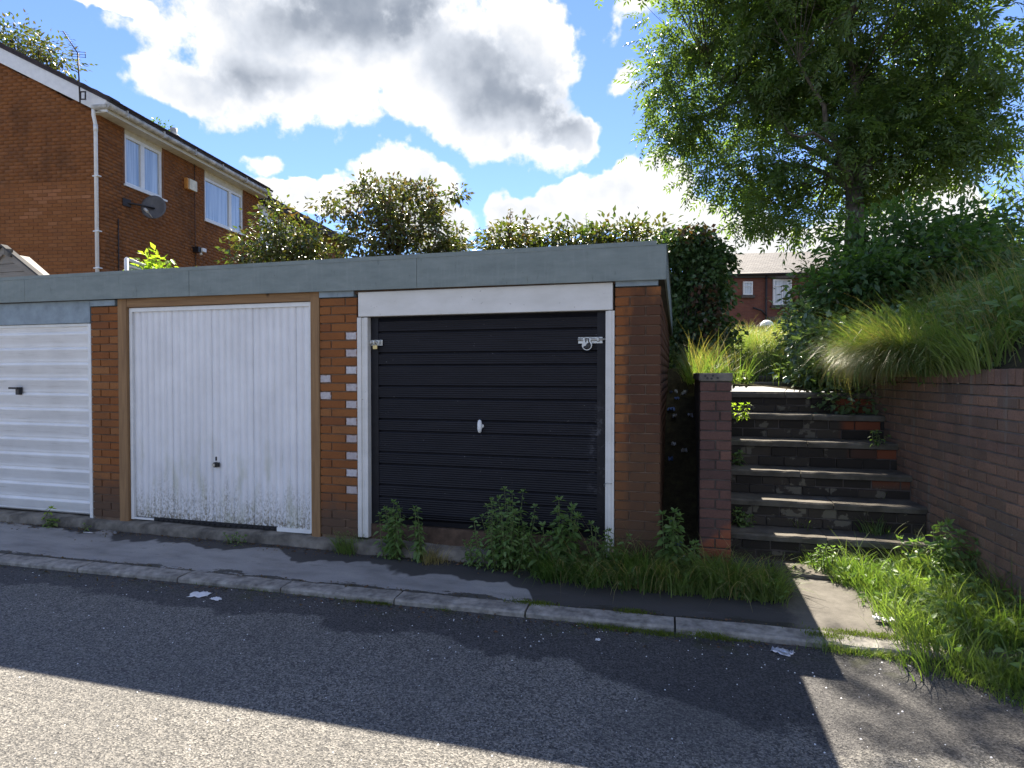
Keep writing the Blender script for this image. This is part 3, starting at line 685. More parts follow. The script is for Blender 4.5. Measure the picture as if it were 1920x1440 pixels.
# ------------------------------------------------------------------ steps and their walls
st = empty('garden_steps', (1.3, .6, 0), 'flight of worn concrete steps with brick risers climbing to the overgrown path', 'steps')
pxy = [1009, 943, 886, 829, 778, 736]; Zs = [.27, .495, .73, .965, 1.20, 1.40]
YS = [.62, .90, 1.18, 1.46, 1.75, 2.04]
Zs = [at(1540, py, y=y_).z if k < 5 else at(1450, py, y=y_).z for k, (py, y_) in enumerate(zip(pxy, YS))]
def slab_piece(x0, x1, y0, y1, z0, z1, name='tread'):
    b = MB(); nx_ = 10; top = []; 
    seed = random.random()*9
    pts = []
    xs_ = [x0+(x1-x0)*i/nx_ for i in range(nx_+1)]
    fr = [y0+random.uniform(-.006, .006) for _ in xs_]
    fr[0] += .01; fr[-1] += .012
    V = []; F = []
    for x, f_ in zip(xs_, fr):
        zt = z1+random.uniform(-.003, .002)
        V += [(x, f_+.006, z0), (x, f_, z1-.014), (x, f_+.012, zt), (x, y1, z1), (x, y1, z0)]
    for i in range(nx_):
        for j in range(5): F.append((i*5+j, i*5+(j+1) % 5, (i+1)*5+(j+1) % 5, (i+1)*5+j))
    V += [V[0], V[1], V[2], V[3], V[4]]
    me = bpy.data.meshes.new(name); me.from_pydata(V, [], F+[(0, 1, 2, 3, 4), tuple(nx_*5+q for q in (4, 3, 2, 1, 0))]); me.update()
    b = bmesh.new(); b.from_mesh(me); bmesh.ops.remove_doubles(b, verts=b.verts, dist=1e-5); bmesh.ops.recalc_face_normals(b, faces=b.faces); b.to_mesh(me); b.free()
    return link(name, me, st, M['slab'])
for i in range(6):
    y0 = YS[i]; z = Zs[i]; xr = wallx(y0)+.0; cut = 1.30+.12*math.sin(i*2.1)
    y1 = YS[i+1]+.06 if i < 5 else y0+.30
    for a0, a1 in ((.53, cut-.003), (cut+.003, xr)): slab_piece(a0, a1, y0, y1, z-.052, z)
    zb = Zs[i-1] if i else .05
    rows = 2 if i else 2
    hh = (z-.055-zb)/rows
    b = MB(); b.box((.53, y0+.045, zb-.1), (xr, y0+.16, z-.055)); b.done('riser_core', M['mortar_dark'], st)
    for r_ in range(rows):
        zc = zb+hh*(r_+.5)
        for (s, l) in course(xr-.55, r_+i):
            put_brick(st, (.54+s+l/2, y0+.075+random.uniform(-.006, .006)+(.012 if random.random() < .25 else 0), zc), 0, l, hh-.012, .1, 'riser')
# thin slabs further up the path
for (ya, za, xa, xb) in ((YS[5]+.62, 1.50, .75, 1.55), (YS[5]+1.25, 1.57, .8, 1.45), (YS[5]+1.9, 1.64, .85, 1.4)):
    slab_piece(xa, xb, ya, ya+.3, za-.05, za)
# cracked slab at the foot
slab_piece(.86, 1.38, .20, .50, .04, .088, 'foot_slab')
# stub wall left of the steps
sw = empty('steps_side_wall', (.41, .5, 0), 'narrow dark brick wall flanking the left of the steps', 'wall')
X0, X1, YF, TOP = .293, .522, .126, 1.535
b = MB(); b.box((X0+.008, YF+.012, .0), (X1-.008, 2.35, TOP)); b.done('wall_core', M['mortar_dark'], sw)
for k in range(20):
    z = TOP-.036-k*.0752
    if k % 2 == 0: seq = [(0, .1095), (.1195, .1095)]
    else: seq = [(0, .229)] if k % 4 == 1 else [(0, .14), (.15, .079)]
    for s, l in seq: put_brick(sw, (X0+s+l/2, YF+.05+random.uniform(-.003, .003), z), 0, l, .065, .1, 'pbrick')
    for (s, l) in course(2.1, k):
        put_brick(sw, (X1-.05, YF+.108+s+l/2, z), R(90), l-.002, .065, .1, 'pbrick')
b = MB(); b.box((X0-.006, YF-.004, TOP+.004), (X1+.006, 2.35, TOP+.068), bev=.006)
o = b.done('coping', M['concrete'], sw)
for x_, z_ in ((.33, .045), (.345, .028), (.375, .025), (.385, .047), (.42, .03)):
    b = MB(); b.tube([(x_, YF-.0045, TOP+z_), (x_, YF-.0065, TOP+z_)], .009, 8); b.done('core_hole', M['plastic_black'], o)
# curved retaining wall on the right
rw = empty('retaining_wall', (2.2, .4, 0), 'long brown brick retaining wall holding back the grassy bank right of the steps', 'wall')
path_pts = [Vector((8.0, -.95)), Vector((2.95, -.95)), Vector((2.45, -.88)), Vector((2.26, -.68)), Vector((2.215, -.4))]
yy = -.2
while yy < 1.75: path_pts.append(Vector((wallx(yy), yy))); yy += .15
for q in ((2.025, 1.9), (1.99, 2.1), (1.93, 2.28), (1.84, 2.42)): path_pts.append(Vector(q))
cum = [0]
for a, b_ in zip(path_pts, path_pts[1:]): cum.append(cum[-1]+(b_-a).length)
def along(s):
    s = min(max(s, 0), cum[-1]-1e-4)
    for i in range(len(cum)-1):
        if s <= cum[i+1]:
            t_ = (s-cum[i])/(cum[i+1]-cum[i]); p = path_pts[i].lerp(path_pts[i+1], t_); d = (path_pts[i+1]-path_pts[i]).normalized(); return p, d
s_vis = 8.0-2.26-.3
WT = 1.52
Vr, Fr, nr_ = [], [], 0
cnt = 0
for k in range(20):
    z = WT-.037-k*.0752; s = 4.6+(.1125 if k % 2 else 0)
    while s < cum[-1]-.05:
        l = min(.215, cum[-1]-s); p, d = along(s+l/2); n_ = Vector((d.y, -d.x)) ; n_ = -n_ if n_.x > 0 and p.y > -.5 else n_
        if p.y < -.5: n_ = Vector((-d.y, d.x)); n_ = n_ if n_.y < 0 or n_.x < 0 else -n_
        ang = math.atan2(d.y, d.x)+math.pi
        hidden = p.y < -.35 or z < .08
        mm = 'rbrick'
        c = Vector((p.x-n_.x*.05, p.y-n_.y*.05, z)); a2 = math.atan2(-n_.y, -n_.x)-R(90)
        if hidden or (k > 17): 
            for sy in (1, -1):
                for (a, c2) in ((-l/2, -.0325), (l/2, -.0325), (l/2, .0325), (-l/2, .0325)):
                    q = c+Vector((math.cos(a2)*a, math.sin(a2)*a, c2))+Vector((n_.x, n_.y, 0))*.05*sy; Vr.append(q)
            i = nr_*8; Fr += [(i, i+1, i+2, i+3), (i+1, i, i+4, i+5), (i+2, i+1, i+5, i+6), (i+3, i+2, i+6, i+7), (i, i+3, i+7, i+4)]; nr_ += 1
        else:
            put_brick(rw, c+Vector((n_.x, n_.y, 0))*random.uniform(-.002, .003), a2, l, m_=mm); cnt += 1
        s += l+.01
if Vr: o = link('hidden_end_bricks', np_mesh('run', [tuple(v) for v in Vr], Fr), rw, M['rbrick_s']); o['kind'] = 'stuff'; o.name = 'brick_run'
# core behind, and brick-on-edge coping
V = []; F = []; S = [i*.1 for i in range(int(cum[-1]/.1)+1)]
for s in S:
    p, d = along(s); n_ = Vector((-d.y, d.x));
    if (p.y > -.5 and n_.x > 0) or (p.y <= -.5 and (n_.y > 0)): n_ = -n_
    for off, z in ((-.010, 0), (-.010, WT), (-.21, WT), (-.21, 0)): V.append((p.x+n_.x*off, p.y+n_.y*off, z))
for i in range(len(S)-1):
    for j in range(3): F.append((i*4+j, i*4+j+1, (i+1)*4+j+1, (i+1)*4+j))
F.append((len(S)*4-4, len(S)*4-3, len(S)*4-2, len(S)*4-1))
link('wall_core', np_mesh('wall_core', V, F), rw, M['mortar_wall'])
s = 5.2
while s < cum[-1]-.03:
    p, d = along(s+.0325); n_ = Vector((-d.y, d.x))
    if (p.y > -.5 and n_.x > 0) or (p.y <= -.5 and n_.y > 0): n_ = -n_
    a2 = math.atan2(-n_.y, -n_.x)-R(90)
    o = put_brick(rw, (p.x-n_.x*.105, p.y-n_.y*.105, WT+.056+random.uniform(-.002, .003)), a2, .065, .1025, .215, 'rbrick'); s += .075

# ------------------------------------------------------------------ the orange brick house
HA = R(7.46); Dv = Vector((-math.sin(HA), math.cos(HA), 0)); Gv = Vector((-math.cos(HA), -math.sin(HA), 0))
Hc = at(190, 500, d=12.5); Hc.z = 0
def hlong(px, py):
    n_ = Vector((Dv.y, -Dv.x, 0)); r_ = ray(px, py); t_ = n_.dot(Hc-Vector(CAM))/n_.dot(r_); p = Vector(CAM)+r_*t_; q = p-Hc; return q.dot(Dv), p.z
def hgab(px, py):
    n_ = Dv; r_ = ray(px, py); t_ = n_.dot(Hc-Vector(CAM))/n_.dot(r_); p = Vector(CAM)+r_*t_; q = p-Hc; return q.dot(Gv), p.z
EAV = hlong(205, 222)[1]; LEN = hlong(487, 400)[0]
hs = empty('brick_house', Hc+Vector((0, 0, 1.6)), 'two storey orange brick house with white gutter and two upstairs windows', 'house')
def HP(s, g_, z, out=0): return Hc+Dv*s+Gv*g_+Vector((Dv.y, -Dv.x, 0))*out+Vector((0, 0, z))
GW = 7.4; pitch = R(26.8)
gz = EAV-.04
topf = lambda cs: gz+.07+math.tan(pitch)*min(cs, GW-cs)
w1a, w1b = hlong(234, 243), hlong(306, 374); w2a, w2b = hlong(384, 333), hlong(457, 440)
W1 = (w1a[0], w1b[0], hlong(235, 345)[1], gz-.05); W2 = (w2a[0], w2b[0], hlong(385, 412)[1], gz-.05)
obl = []
brick_run('brick_run', HP(0, 0, 0), Gv, -Dv, GW, 1.6, gz+.1+GW/2*math.tan(pitch), M['hbrick_s'], hs, top=topf, sel=lambda cs, z: cs < 2.6 and 3.55 < z < 5.6, objs=obl)
obl = [q for q in obl]
random.shuffle(obl); 
keep = sorted(obl, key=lambda q: q[3]+abs(q[4]-4.6)*.8)[:298]; rest = [q for q in obl if q not in keep]
pale_rows = {}
for (px, py, n_) in ((210, 300, 2), (225, 293, 0)): pass
PALE = [hgab(x, y) for x, y in ((90, 276), (72, 298), (84, 299), (96, 298), (60, 363), (74, 362), (88, 361), (102, 361), (80, 371), (95, 370), (110, 370), (125, 369), (84, 382), (62, 397), (56, 405), (40, 407), (92, 417), (140, 408), (160, 368), (148, 370))]
for (c, ang, l, cs, z) in keep:
    pl = any(abs(cs-a) < .13 and abs(z-b_) < .04 for a, b_ in PALE)
    o = put_brick(hs, c, ang+math.pi, l, m_='hbrick_pale' if pl else 'hbrick')
if rest:
    V = []; F = []
    for i, (c, ang, l, cs, z) in enumerate(rest):
        u_ = Gv
        for (a, c2) in ((-l/2, -.0325), (l/2, -.0325), (l/2, .0325), (-l/2, .0325)): V.append(tuple(c+u_*a-Dv*.05+Vector((0, 0, c2))))
        F.append((i*4, i*4+1, i*4+2, i*4+3))
    o = link('gable_brick_rest', np_mesh('r', V, F), hs, M['hbrick_s']); o['kind'] = 'stuff'; o.name = 'brick_run'
nrm = Vector((Dv.y, -Dv.x, 0))
brick_run('brick_run', HP(0, 0, 0)+Dv*.0, Dv, nrm, LEN, 1.6, gz, M['hbrick_s'], hs, holes=[(W1[0]-.05, W1[1]+.05, W1[2], 99), (W2[0]-.05, W2[1]+.05, W2[2], 99)], Dp=.08)
# wall core with window openings (long side), mortar coloured
b = MB()
def hbox(s0, s1, z0_, z1_, o0, o1, mb, mi=0):
    Mx = Matrix(((Dv.x, nrm.x, 0, Hc.x), (Dv.y, nrm.y, 0, Hc.y), (0, 0, 1, 0), (0, 0, 0, 1)))
    mb.box((s0, o0, z0_), (s1, o1, z1_), mi, M=Mx)
segs = [(0.09, W1[0]), (W1[1], W2[0]), (W2[1], LEN)]
for s0, s1 in segs: hbox(s0, s1, 1.5, gz, -.25, -.007, b)
for Wn in (W1, W2): hbox(Wn[0], Wn[1], 1.5, Wn[2], -.25, -.007, b)
b.done('wall_core', M['mortar_house'], hs)
b = MB(); Mg = Matrix(((Gv.x, Dv.x, 0, Hc.x), (Gv.y, Dv.y, 0, Hc.y), (0, 0, 1, 0), (0, 0, 0, 1)))
vs = b.prism([(.02, 1.5), (GW, 1.5), (GW, gz), (GW/2, topf(GW/2)), (.02, gz)], 1, .008, .25); bmesh.ops.transform(b.b, matrix=Mg, verts=b.b.verts); b.done('gable_core', M['mortar_house'], hs)
# windows
def hwin(Wn, split, top):
    fr = MB(); s0, s1, z0_ = Wn[0], Wn[1], Wn[2]; t_ = .07; cuts_ = [s0+(s1-s0)*q for q in split]
    hbox(s0, s1, z0_, z0_+t_, -.10, -.03, fr); hbox(s0, s1, top-t_, top, -.10, -.03, fr); hbox(s0, s0+t_, z0_+t_, top-t_, -.10, -.032, fr); hbox(s1-t_, s1, z0_+t_, top-t_, -.10, -.032, fr)
    for c in cuts_: hbox(c-.055, c+.055, z0_+t_, top-t_, -.10, -.031, fr)
    f = fr.done('window', M['pvc'], hs)
    q = MB(); e = [s0]+cuts_+[s1]
    for a, c in zip(e, e[1:]):
        q = MB(); hbox(a+.05, c-.05, z0_+t_, top-t_, -.072, -.062, q); q.done('pane', M['glass'], f)
    q = MB(); hbox(s0-.04, s1+.1, z0_-.04, z0_, -.08, .035, q); q.done('sill', M['pvc'], f)
hwin(W1, (.48,), gz-.10); hwin(W2, (.66,), gz-.17)
for Wn, hh_ in ((W1, .10), (W2, .17)): b = MB(); hbox(Wn[0], Wn[1], gz-hh_, gz, -.2, -.02, b); b.done('window_head', M['soffit'], hs)
# soffit, gutter, bargeboard, roof
b = MB(); hbox(-.12, LEN+.0, gz+.0, gz+.02, -.05, .26, b); hbox(-.12, LEN, gz+.02, gz+.17, .24, .26, b); b.done('soffit', M['soffit'], hs)
b = MB(); pts = [HP(s, 0, gz+.13, .315) for s in np.linspace(-.16, LEN+.1, 12)]; b.tube(pts, .062, 10)
for s in np.linspace(.3, LEN-.2, 6): hbox(s, s+.03, gz+.06, gz+.2, .245, .385, b)
b.tube([HP(-.14, -.31, gz+.10, 0), HP(-.14, .03, gz+.10, 0)], .05, 10)
b.done('gutter', M['pvc_dirty'], hs)
b = MB(); 
def gpt(g_, z, out): return Hc+Gv*g_-Dv*out+Vector((0, 0, z))
tp = math.tan(pitch); z_e = gz+.11
def gprism(poly_, o0, o1, name, mt):
    b = MB(); b.prism(poly_, 1, -o1, -o0); bmesh.ops.transform(b.b, matrix=Mg, verts=b.b.verts); return b.done(name, mt, hs)
gprism([(-.28, gz+.0), (.0, z_e-.05), (GW/2, z_e+GW/2*tp-.05), (GW/2, z_e+GW/2*tp+.26), (-.28, z_e-.28*tp+.26)], .10, .13, 'bargeboard', M['pvc'])
gprism([(-.0, gz+.06), (GW/2, gz+.06+GW/2*tp), (GW/2, gz+.10+GW/2*tp), (0, gz+.10)], 0.004, .10, 'verge_soffit', M['soffit'])
b = MB(); 
for sgn in (0, 1):
    base = [(-.36, z_e-.36*tp+.265), (GW/2, z_e+GW/2*tp+.265), (GW/2, z_e+GW/2*tp+.345), (-.38, z_e-.38*tp+.33)]
    if sgn: base = [(GW-x, z) for x, z in base]
    b.prism(base, 1, -.16, LEN+.12)
bmesh.ops.transform(b.b, matrix=Mg, verts=b.b.verts); b.done('roof', M['tile'], hs)
# tile noses along the verge and eaves
b = MB()
for i in range(15):
    g0 = -.36+i*.28; zz = z_e+g0*tp+.35
    b.prism([(g0-.02, zz-.03), (g0+.27, zz+.27*tp-.03), (g0+.27, zz+.27*tp-.005), (g0-.02, zz+.012)], 1, -.175, .1)
bmesh.ops.transform(b.b, matrix=Mg, verts=b.b.verts)
for i in range(int(LEN/.3)+1): hbox(-.1+i*.3, .18+i*.3, gz+.235, gz+.262, .355, .40, b)
b.done('roof_tile_edge', M['tile'], hs)
# downpipe
b = MB(); cpx = HP(-.09, 0.03, 0, .02)
b.tube([HP(-.13, .02, gz+.10, 0.0), HP(-.13, .02, gz-.05, 0), HP(-.07, .03, gz-.22, 0), HP(-.07, .03, 1.7, 0)], .036, 10)
b.tube([HP(-.07, .03, gz-.22, 0), HP(-.07, .03, gz-.36, 0)], .042, 10)
for z in (5.62, 4.5, 3.75): b.box(tuple(HP(-.07, .09, z, 0)-Vector((.0, .03, .01))), tuple(HP(-.07, -.06, z, 0)+Vector((.0, .03, .012))))
b.done('downpipe', M['pvc'], hs)
# damp stain stays in the brick material; cable, alarm, lamp, dish, aerial
s_, z_ = hlong(274, 400)
b = MB(); b.tube([HP(hlong(221, 410)[0], 0, hlong(221, 410)[1], .008), HP(hlong(221, 410)[0], 0, 3, .008)], .012, 5)
s_, z_ = hlong(364, 310)
b.tube([HP(s_, 0, gz, .01), HP(s_, 0, 3.4, .01)], .008, 5); b.done('cable', M['iron'], hs)
s_, z_ = hlong(354, 347)
al = empty('alarm_box', HP(s_, 0, z_, 0), 'cream and orange burglar alarm box on the house wall between the windows', 'alarm')
b = MB(); hbox(s_-.17, s_+.15, z_-.13, z_+.13, .0, .075, b); b.done('back_box', M['orange'], al)
b = MB(); hbox(s_-.12, s_+.155, z_-.135, z_+.12, .076, .12, b); b.done('cover', M['cream'], al)
s_, z_ = hlong(366, 470)
lm = empty('security_light', HP(s_, 0, z_, 0), 'black and white security light low on the house wall', 'light')
b = MB(); hbox(s_-.1, s_+.02, z_-.05, z_+.08, .0, .16, b); b.done('housing', M['plastic_black'], lm)
b = MB(); hbox(s_+.01, s_+.16, z_-.02, z_+.07, .05, .2, b); b.tube([HP(s_+.05, 0, z_-.03, .1), HP(s_+.05, 0, z_-.1, .13)], .035, 8); b.done('sensor', M['pvc'], lm)
dsp = at(262, 379, d=12.9)
s_, z_ = hlong(236, 380); base_ = HP(s_-.0, 0, z_, 0)
ds = empty('satellite_dish', base_, 'grey satellite dish on a bracket under the left upstairs window', 'dish')
ctr = HP(s_+.45, 0, z_+.02, .30); axis = (Vector((.45, -.75, .28))).normalized()
ua = axis.cross(Vector((0, 0, 1))).normalized(); va = ua.cross(axis)
V = []; F = []; nr2, na = 5, 24
for i in range(nr2+1):
    rr = .27*i/nr2
    for k in range(na):
        a = 2*math.pi*k/na; V.append(tuple(ctr+ua*math.cos(a)*rr*.92+va*math.sin(a)*rr*1.08-axis*(.06*(1-(i/nr2)**2))))
for i in range(nr2):
    for k in range(na): F.append((i*na+k, i*na+(k+1) % na, (i+1)*na+(k+1) % na, (i+1)*na+k))
o = link('reflector', np_mesh('reflector', V, F, True), ds, M['dish']); md = o.modifiers.new('s', 'SOLIDIFY'); md.thickness = .012
b = MB(); b.tube([base_+nrm*.0, base_+nrm*.02+Dv*.02, base_+nrm*.16+Dv*.2, ctr-axis*.07], .022, 8); b.box(tuple(base_-Vector((.02, .1, .08))), tuple(base_+Vector((.03, .1, .08)))); b.done('bracket', M['iron'], ds)
b = MB(); tip = ctr+axis*.34-va*.34; b.tube([ctr-va*.28, tip], .012, 6); b.tube([tip, tip+Vector((-.08, 0, .07))], .03, 8); b.done('receiver_arm', M['pvc_dirty'], ds)
ab = at(150, 188, d=12.2); at_ = at(146, 100, d=12.2)
an = empty('tv_aerial', ab, 'black television aerial on a pole clamped to the gable bargeboard', 'aerial')
b = MB(); b.tube([ab-Vector((0, 0, .05)), at_], .014, 8); b.done('pole', M['iron'], an)
b = MB(); e0 = at(160, 104, d=12.2); e1 = at(118, 58, d=12.0)
bd_ = (e1-at_).normalized(); b.tube([at_, e1], .010, 6); side = Vector((.8, .3, -.1)).normalized()
for i in range(9): p = at_.lerp(e1, .12+i*.105); b.tube([p-side*.09*(1-.04*i), p+side*.09*(1-.04*i)], .0035, 4)
for dz in (-.05, .0, .05): b.tube([at(133, 101, d=12.2)+Vector((0, 0, dz)), at(161, 103, d=12.2)+Vector((0, 0, dz))], .006, 4)
b.tube([at(135, 101, d=12.2)+Vector((0, 0, -.06)), at(135, 101, d=12.2)+Vector((0, 0, .06))], .006, 4); b.tube([at(160, 103, d=12.2)+Vector((0, 0, -.06)), at(160, 103, d=12.2)+Vector((0, 0, .06))], .006, 4)
b.done('antenna', M['iron'], an)
b = MB(); 
for (u0, v0, u1, v1) in ((150, 172, 161, 172), (150, 186, 161, 186), (160, 172, 160, 187), (151, 172, 151, 187)): b.tube([at(u0, v0, d=12.2), at(u1, v1, d=12.2)], .014, 5)
b.done('clamp', M['iron'], an)
# vents on the ridge
for (px, py, dd) in ((326, 262, 17.5),):
    c = at(px, py, d=dd); b = MB(); b.tube([c-Vector((0, 0, .6)), c+Vector((0, 0, .02))], .15, 10); b.done('chimney_stack', M['hbrick_s'], hs); b = MB(); b.tube([c, c+Vector((0, 0, .12)), c+Vector((0, 0, .32))], [.09, .08, .10], 10); b.tube([c+Vector((0, 0, .1)), c+Vector((0, 0, .13))], .15, 10); b.done('chimney_pot', M['pvc_dirty'], hs)
# neighbouring house, further along and lower
ns = LEN+.02
nh = empty('neighbour_house', HP(ns, 0, 1.6, 0), 'next orange brick house of the terrace mostly hidden behind shrubs', 'house')
b = MB(); hbox(ns+.02, ns+6.5, 1.5, gz-.12, -6, -.12, b); o = b.done('walls', M['hbrick_s'], nh)
b = MB(); vs = b.prism([(-.22, gz+.0), (-.24, gz+.10), (GW/2, gz+1.95), (GW/2, gz+1.83)], 1, ns+.13, ns+6.7); bmesh.ops.transform(b.b, matrix=Mg, verts=b.b.verts); b.done('roof', M['tile'], nh)
b = MB(); hbox(ns+.03, ns+.9, gz-1.5, gz-.15, -.13, -.06, b); b.done('panel', M['pvc'], nh)
b = MB(); hbox(ns+1.2, ns+2.3, gz-1.5, gz-.3, -.13, -.07, b); o = b.done('window', M['pvc'], nh); b = MB(); hbox(ns+1.27, ns+2.23, gz-1.43, gz-.37, -.069, -.06, b); b.done('pane', M['glass'], o)
b = MB(); hbox(ns+.05, ns+6.6, gz-.13, gz-.0, -.1, .2, b); b.done('gutter', M['tile'], nh)
c = at(528, 395, d=20.0); b = MB(); b.tube([c-Vector((0, 0, .8)), c+Vector((0, 0, .10))], [.16, .13], 8); b.done('chimney_pot', M['pvc_dirty'], nh)

# timber shed at the left edge
sh = at(20, 492, d=8.6); shd = empty('garden_shed', (sh.x, sh.y, 1.65), 'weathered timber shed roof peeping over the garages at the left edge', 'shed')
pk = at(14, 468, d=8.6); er = at(98, 523, d=8.6); run = er.x-pk.x; drop = pk.z-er.z
b = MB(); b.prism([(pk.x-run, 1.65), (er.x-.1, 1.65), (er.x-.1, er.z+.0), (pk.x, pk.z-.05), (pk.x-run, er.z)], 1, pk.y, pk.y+.3); b.done('walls', M['shed_wood'], shd)
for i in range(9):
    z = er.z-.25+i*.115; hw = run*(1-max(0, (z-er.z))/drop)-.13
    if hw < .08 : break
    b = MB(); b.prism([(pk.x-hw, z), (pk.x+hw, z), (pk.x+hw-.02, z+.108), (pk.x-hw+.02, z+.108)], 1, pk.y-.022-.001*i, pk.y-.003); b.done('board', M['shed_wood'], shd)
for sgn in (1, -1):
    b = MB(); b.prism([(pk.x, pk.z-.075), (pk.x+sgn*(run+.05), er.z-.10), (pk.x+sgn*(run+.05), er.z+.0), (pk.x, pk.z+.03)], 1, pk.y-.06, pk.y-.028); b.done('bargeboard', M['shed_wood'], shd)
    b = MB(); b.prism([(pk.x, pk.z+.032), (pk.x+sgn*(run+.1), er.z-.03), (pk.x+sgn*(run+.1), er.z+.0), (pk.x, pk.z+.06)], 1, pk.y-.09, pk.y-.0); b.done('roof_felt', M['felt'], shd)
b = MB(); b.prism([(pk.x+.05, pk.z-.09), (pk.x+.17, pk.z-.13), (pk.x+.20, pk.z-.02), (pk.x+.06, pk.z+.0)], 1, pk.y-.085, pk.y-.061); b.done('corner_trim', M['concrete'], shd)
# white metal frame behind the roof
gf = at(236, 500, d=8.2); grh = empty('greenhouse', (gf.x, gf.y, 1.6), 'small white framed greenhouse top showing above the grey fascia', 'greenhouse')
p1, p2, p3 = at(237, 485, d=8.2), at(290, 505, d=9.0), at(237, 520, d=8.2)
b = MB(); b.tube([p1, Vector((p1.x, p1.y, 1.6))], .028, 6); b.tube([p1, p2], .024, 6); p4 = at(272, 500, d=8.7); b.tube([p4, Vector((p4.x, p4.y, 1.6))], .02, 6); b.tube([at(237, 497, d=8.2), at(290, 514, d=9.0)], .014, 6); b.tube([p2, Vector((p2.x, p2.y, 1.6))], .024, 6); b.done('frame', M['pvc'], grh)
b = MB(); b.poly([p1-Vector((0, 0, .05)), p2-Vector((0, 0, .04)), Vector((p2.x, p2.y, 1.7)), Vector((p1.x, p1.y, 1.7))]); o = b.done('pane', M['glass'], grh)

# ------------------------------------------------------------------ far red brick house
def uvbox(name, corners, mt, parent, us=1):
    """a quad wall with UVs in metres"""
    me = bpy.data.meshes.new(name); me.from_pydata([tuple(c) for c in corners], [], [(0, 1, 2, 3)]); uv = me.uv_layers.new()
    a = (Vector(corners[1])-Vector(corners[0])).length; h = (Vector(corners[3])-Vector(corners[0])).length
    for i, q in enumerate(((0, 0), (a, 0), (a, h), (0, h))): uv.data[i].uv = q
    o = link(name, me, parent, mt); md = o.modifiers.new('s', 'SOLIDIFY'); md.thickness = .25; md.offset = -1; return o
FD = 33.; fl = at(1340, 600, d=FD); fr_ = at(1640, 600, d=FD)
fh = empty('terraced_house', (fl.x, fl.y, 1.8), 'red brick terraced house with grey slate roof beyond the top of the path', 'house')
eL, eR = at(1325, 517, d=FD), at(1680, 511, d=FD); rL, rR = at(1352, 476, d=FD+4.2), at(1680, 468, d=FD+4.2)
z_base = 1.6
uvbox('front_wall', [Vector((eL.x, eL.y, z_base)), Vector((eR.x, eR.y, z_base)), Vector((eR.x, eR.y, eR.z)), Vector((eL.x, eL.y, eR.z))], M['farbrick'], fh)
uvbox('roof', [eL+Vector((0, -.25, .05)), eR+Vector((0, -.25, .05)), rR, rL], M['slate'], fh)
b = MB(); b.tube([eL+Vector((0, -.3, .0)), eR+Vector((0, -.3, .0))], .07, 6); dpx = at(1440, 600, d=FD-.1)
pe = at(1437, 515, d=FD-.15); b.tube([pe, Vector((pe.x, pe.y, 2))], .06, 6); pj = at(1437, 592, d=FD-.15); b.tube([at(1412, 577, d=FD-.15), at(1428, 582, d=FD-.15), pj], .05, 6); b.done('drainpipe', M['iron'], fh)
def farwin(x0, y0, x1, y1, bars, nm):
    a, c = at(x0, y1, d=FD-.05), at(x1, y0, d=FD-.05); u_ = (Vector((c.x, c.y, 0))-Vector((a.x, a.y, 0))); L_ = u_.length; u_.normalize(); nn_ = Vector((u_.y, -u_.x, 0)); H_ = c.z-a.z
    Mx = Matrix(((u_.x, nn_.x, 0, a.x), (u_.y, nn_.y, 0, a.y), (0, 0, 1, a.z), (0, 0, 0, 1))); b = MB(); t_ = .075
    b.box((0, -.05, 0), (L_, .05, t_), M=Mx); b.box((0, -.05, H_-t_), (L_, .05, H_), M=Mx); b.box((0, -.05, t_), (t_, .05, H_-t_), M=Mx); b.box((L_-t_, -.05, t_), (L_, .05, H_-t_), M=Mx)
    for (p, q, r2, s2) in bars: b.box((L_*p, -.05, H_*q), (L_*r2, .045, H_*s2), M=Mx)
    f = b.done('window', M['pvc'], fh); b = MB(); b.box((t_, -.04, t_), (L_-t_, -.0, H_-t_), M=Mx); b.done('pane', M['glass'], f)
    b = MB(); b.box((-.1, -.04, -.16), (L_+.1, .09, -.003), M=Mx); b.done('sill', M['mortar_dark'], f)
farwin(1393, 528, 1411, 553, [(.1, .62, .9, .68)], 0); farwin(1449, 524, 1484, 572, [(.1, .72, .9, .76), (.47, .05, .53, .72)], 1); farwin(1530, 524, 1560, 570, [(.47, .05, .53, .95)], 2)
b = MB(); p = at(1447, 518, d=FD-.08); q = at(1500, 523, d=FD-.08); b.box((p.x, p.y-.06, q.z), (q.x, p.y+.2, p.z)); b.done('stone_lintel', M['mortar_dark'], fh)
b = MB(); p = at(1440, 594, d=FD-.08); q = at(1485, 601, d=FD-.08); b.box((p.x, p.y-.06, q.z), (q.x, p.y+.2, p.z)); b.done('stone_lintel', M['mortar_dark'], fh)
# domed canopy, white van-like roof and garden wall beyond the crest
c = at(1438, 611, d=24); dm = empty('domed_cover', c, 'small white domed cover above the garden wall beyond the path', 'cover')
V = []; F = []
for i in range(7):
    a = i*math.pi/12
    for k in range(14): t2 = 2*math.pi*k/14; V.append((c.x+.26*math.cos(a)*math.cos(t2), c.y+.26*math.cos(a)*math.sin(t2), c.z+.23*math.sin(a)))
for i in range(6):
    for k in range(14): F.append((i*14+k, i*14+(k+1) % 14, (i+1)*14+(k+1) % 14, (i+1)*14+k))
link('dome', np_mesh('dome', V, F, True), dm, M['pvc']); b = MB(); b.tube([(c.x, c.y, c.z+.02), (c.x, c.y, c.z-1.4)], .04, 6); b.done('post', M['iron'], dm)
a_, b2 = at(1395, 612, d=24.5), at(1500, 616, d=24.5); fc = empty('garden_wall', (a_.x, a_.y, 1.8), 'low brick garden wall beyond the crest of the path', 'wall')
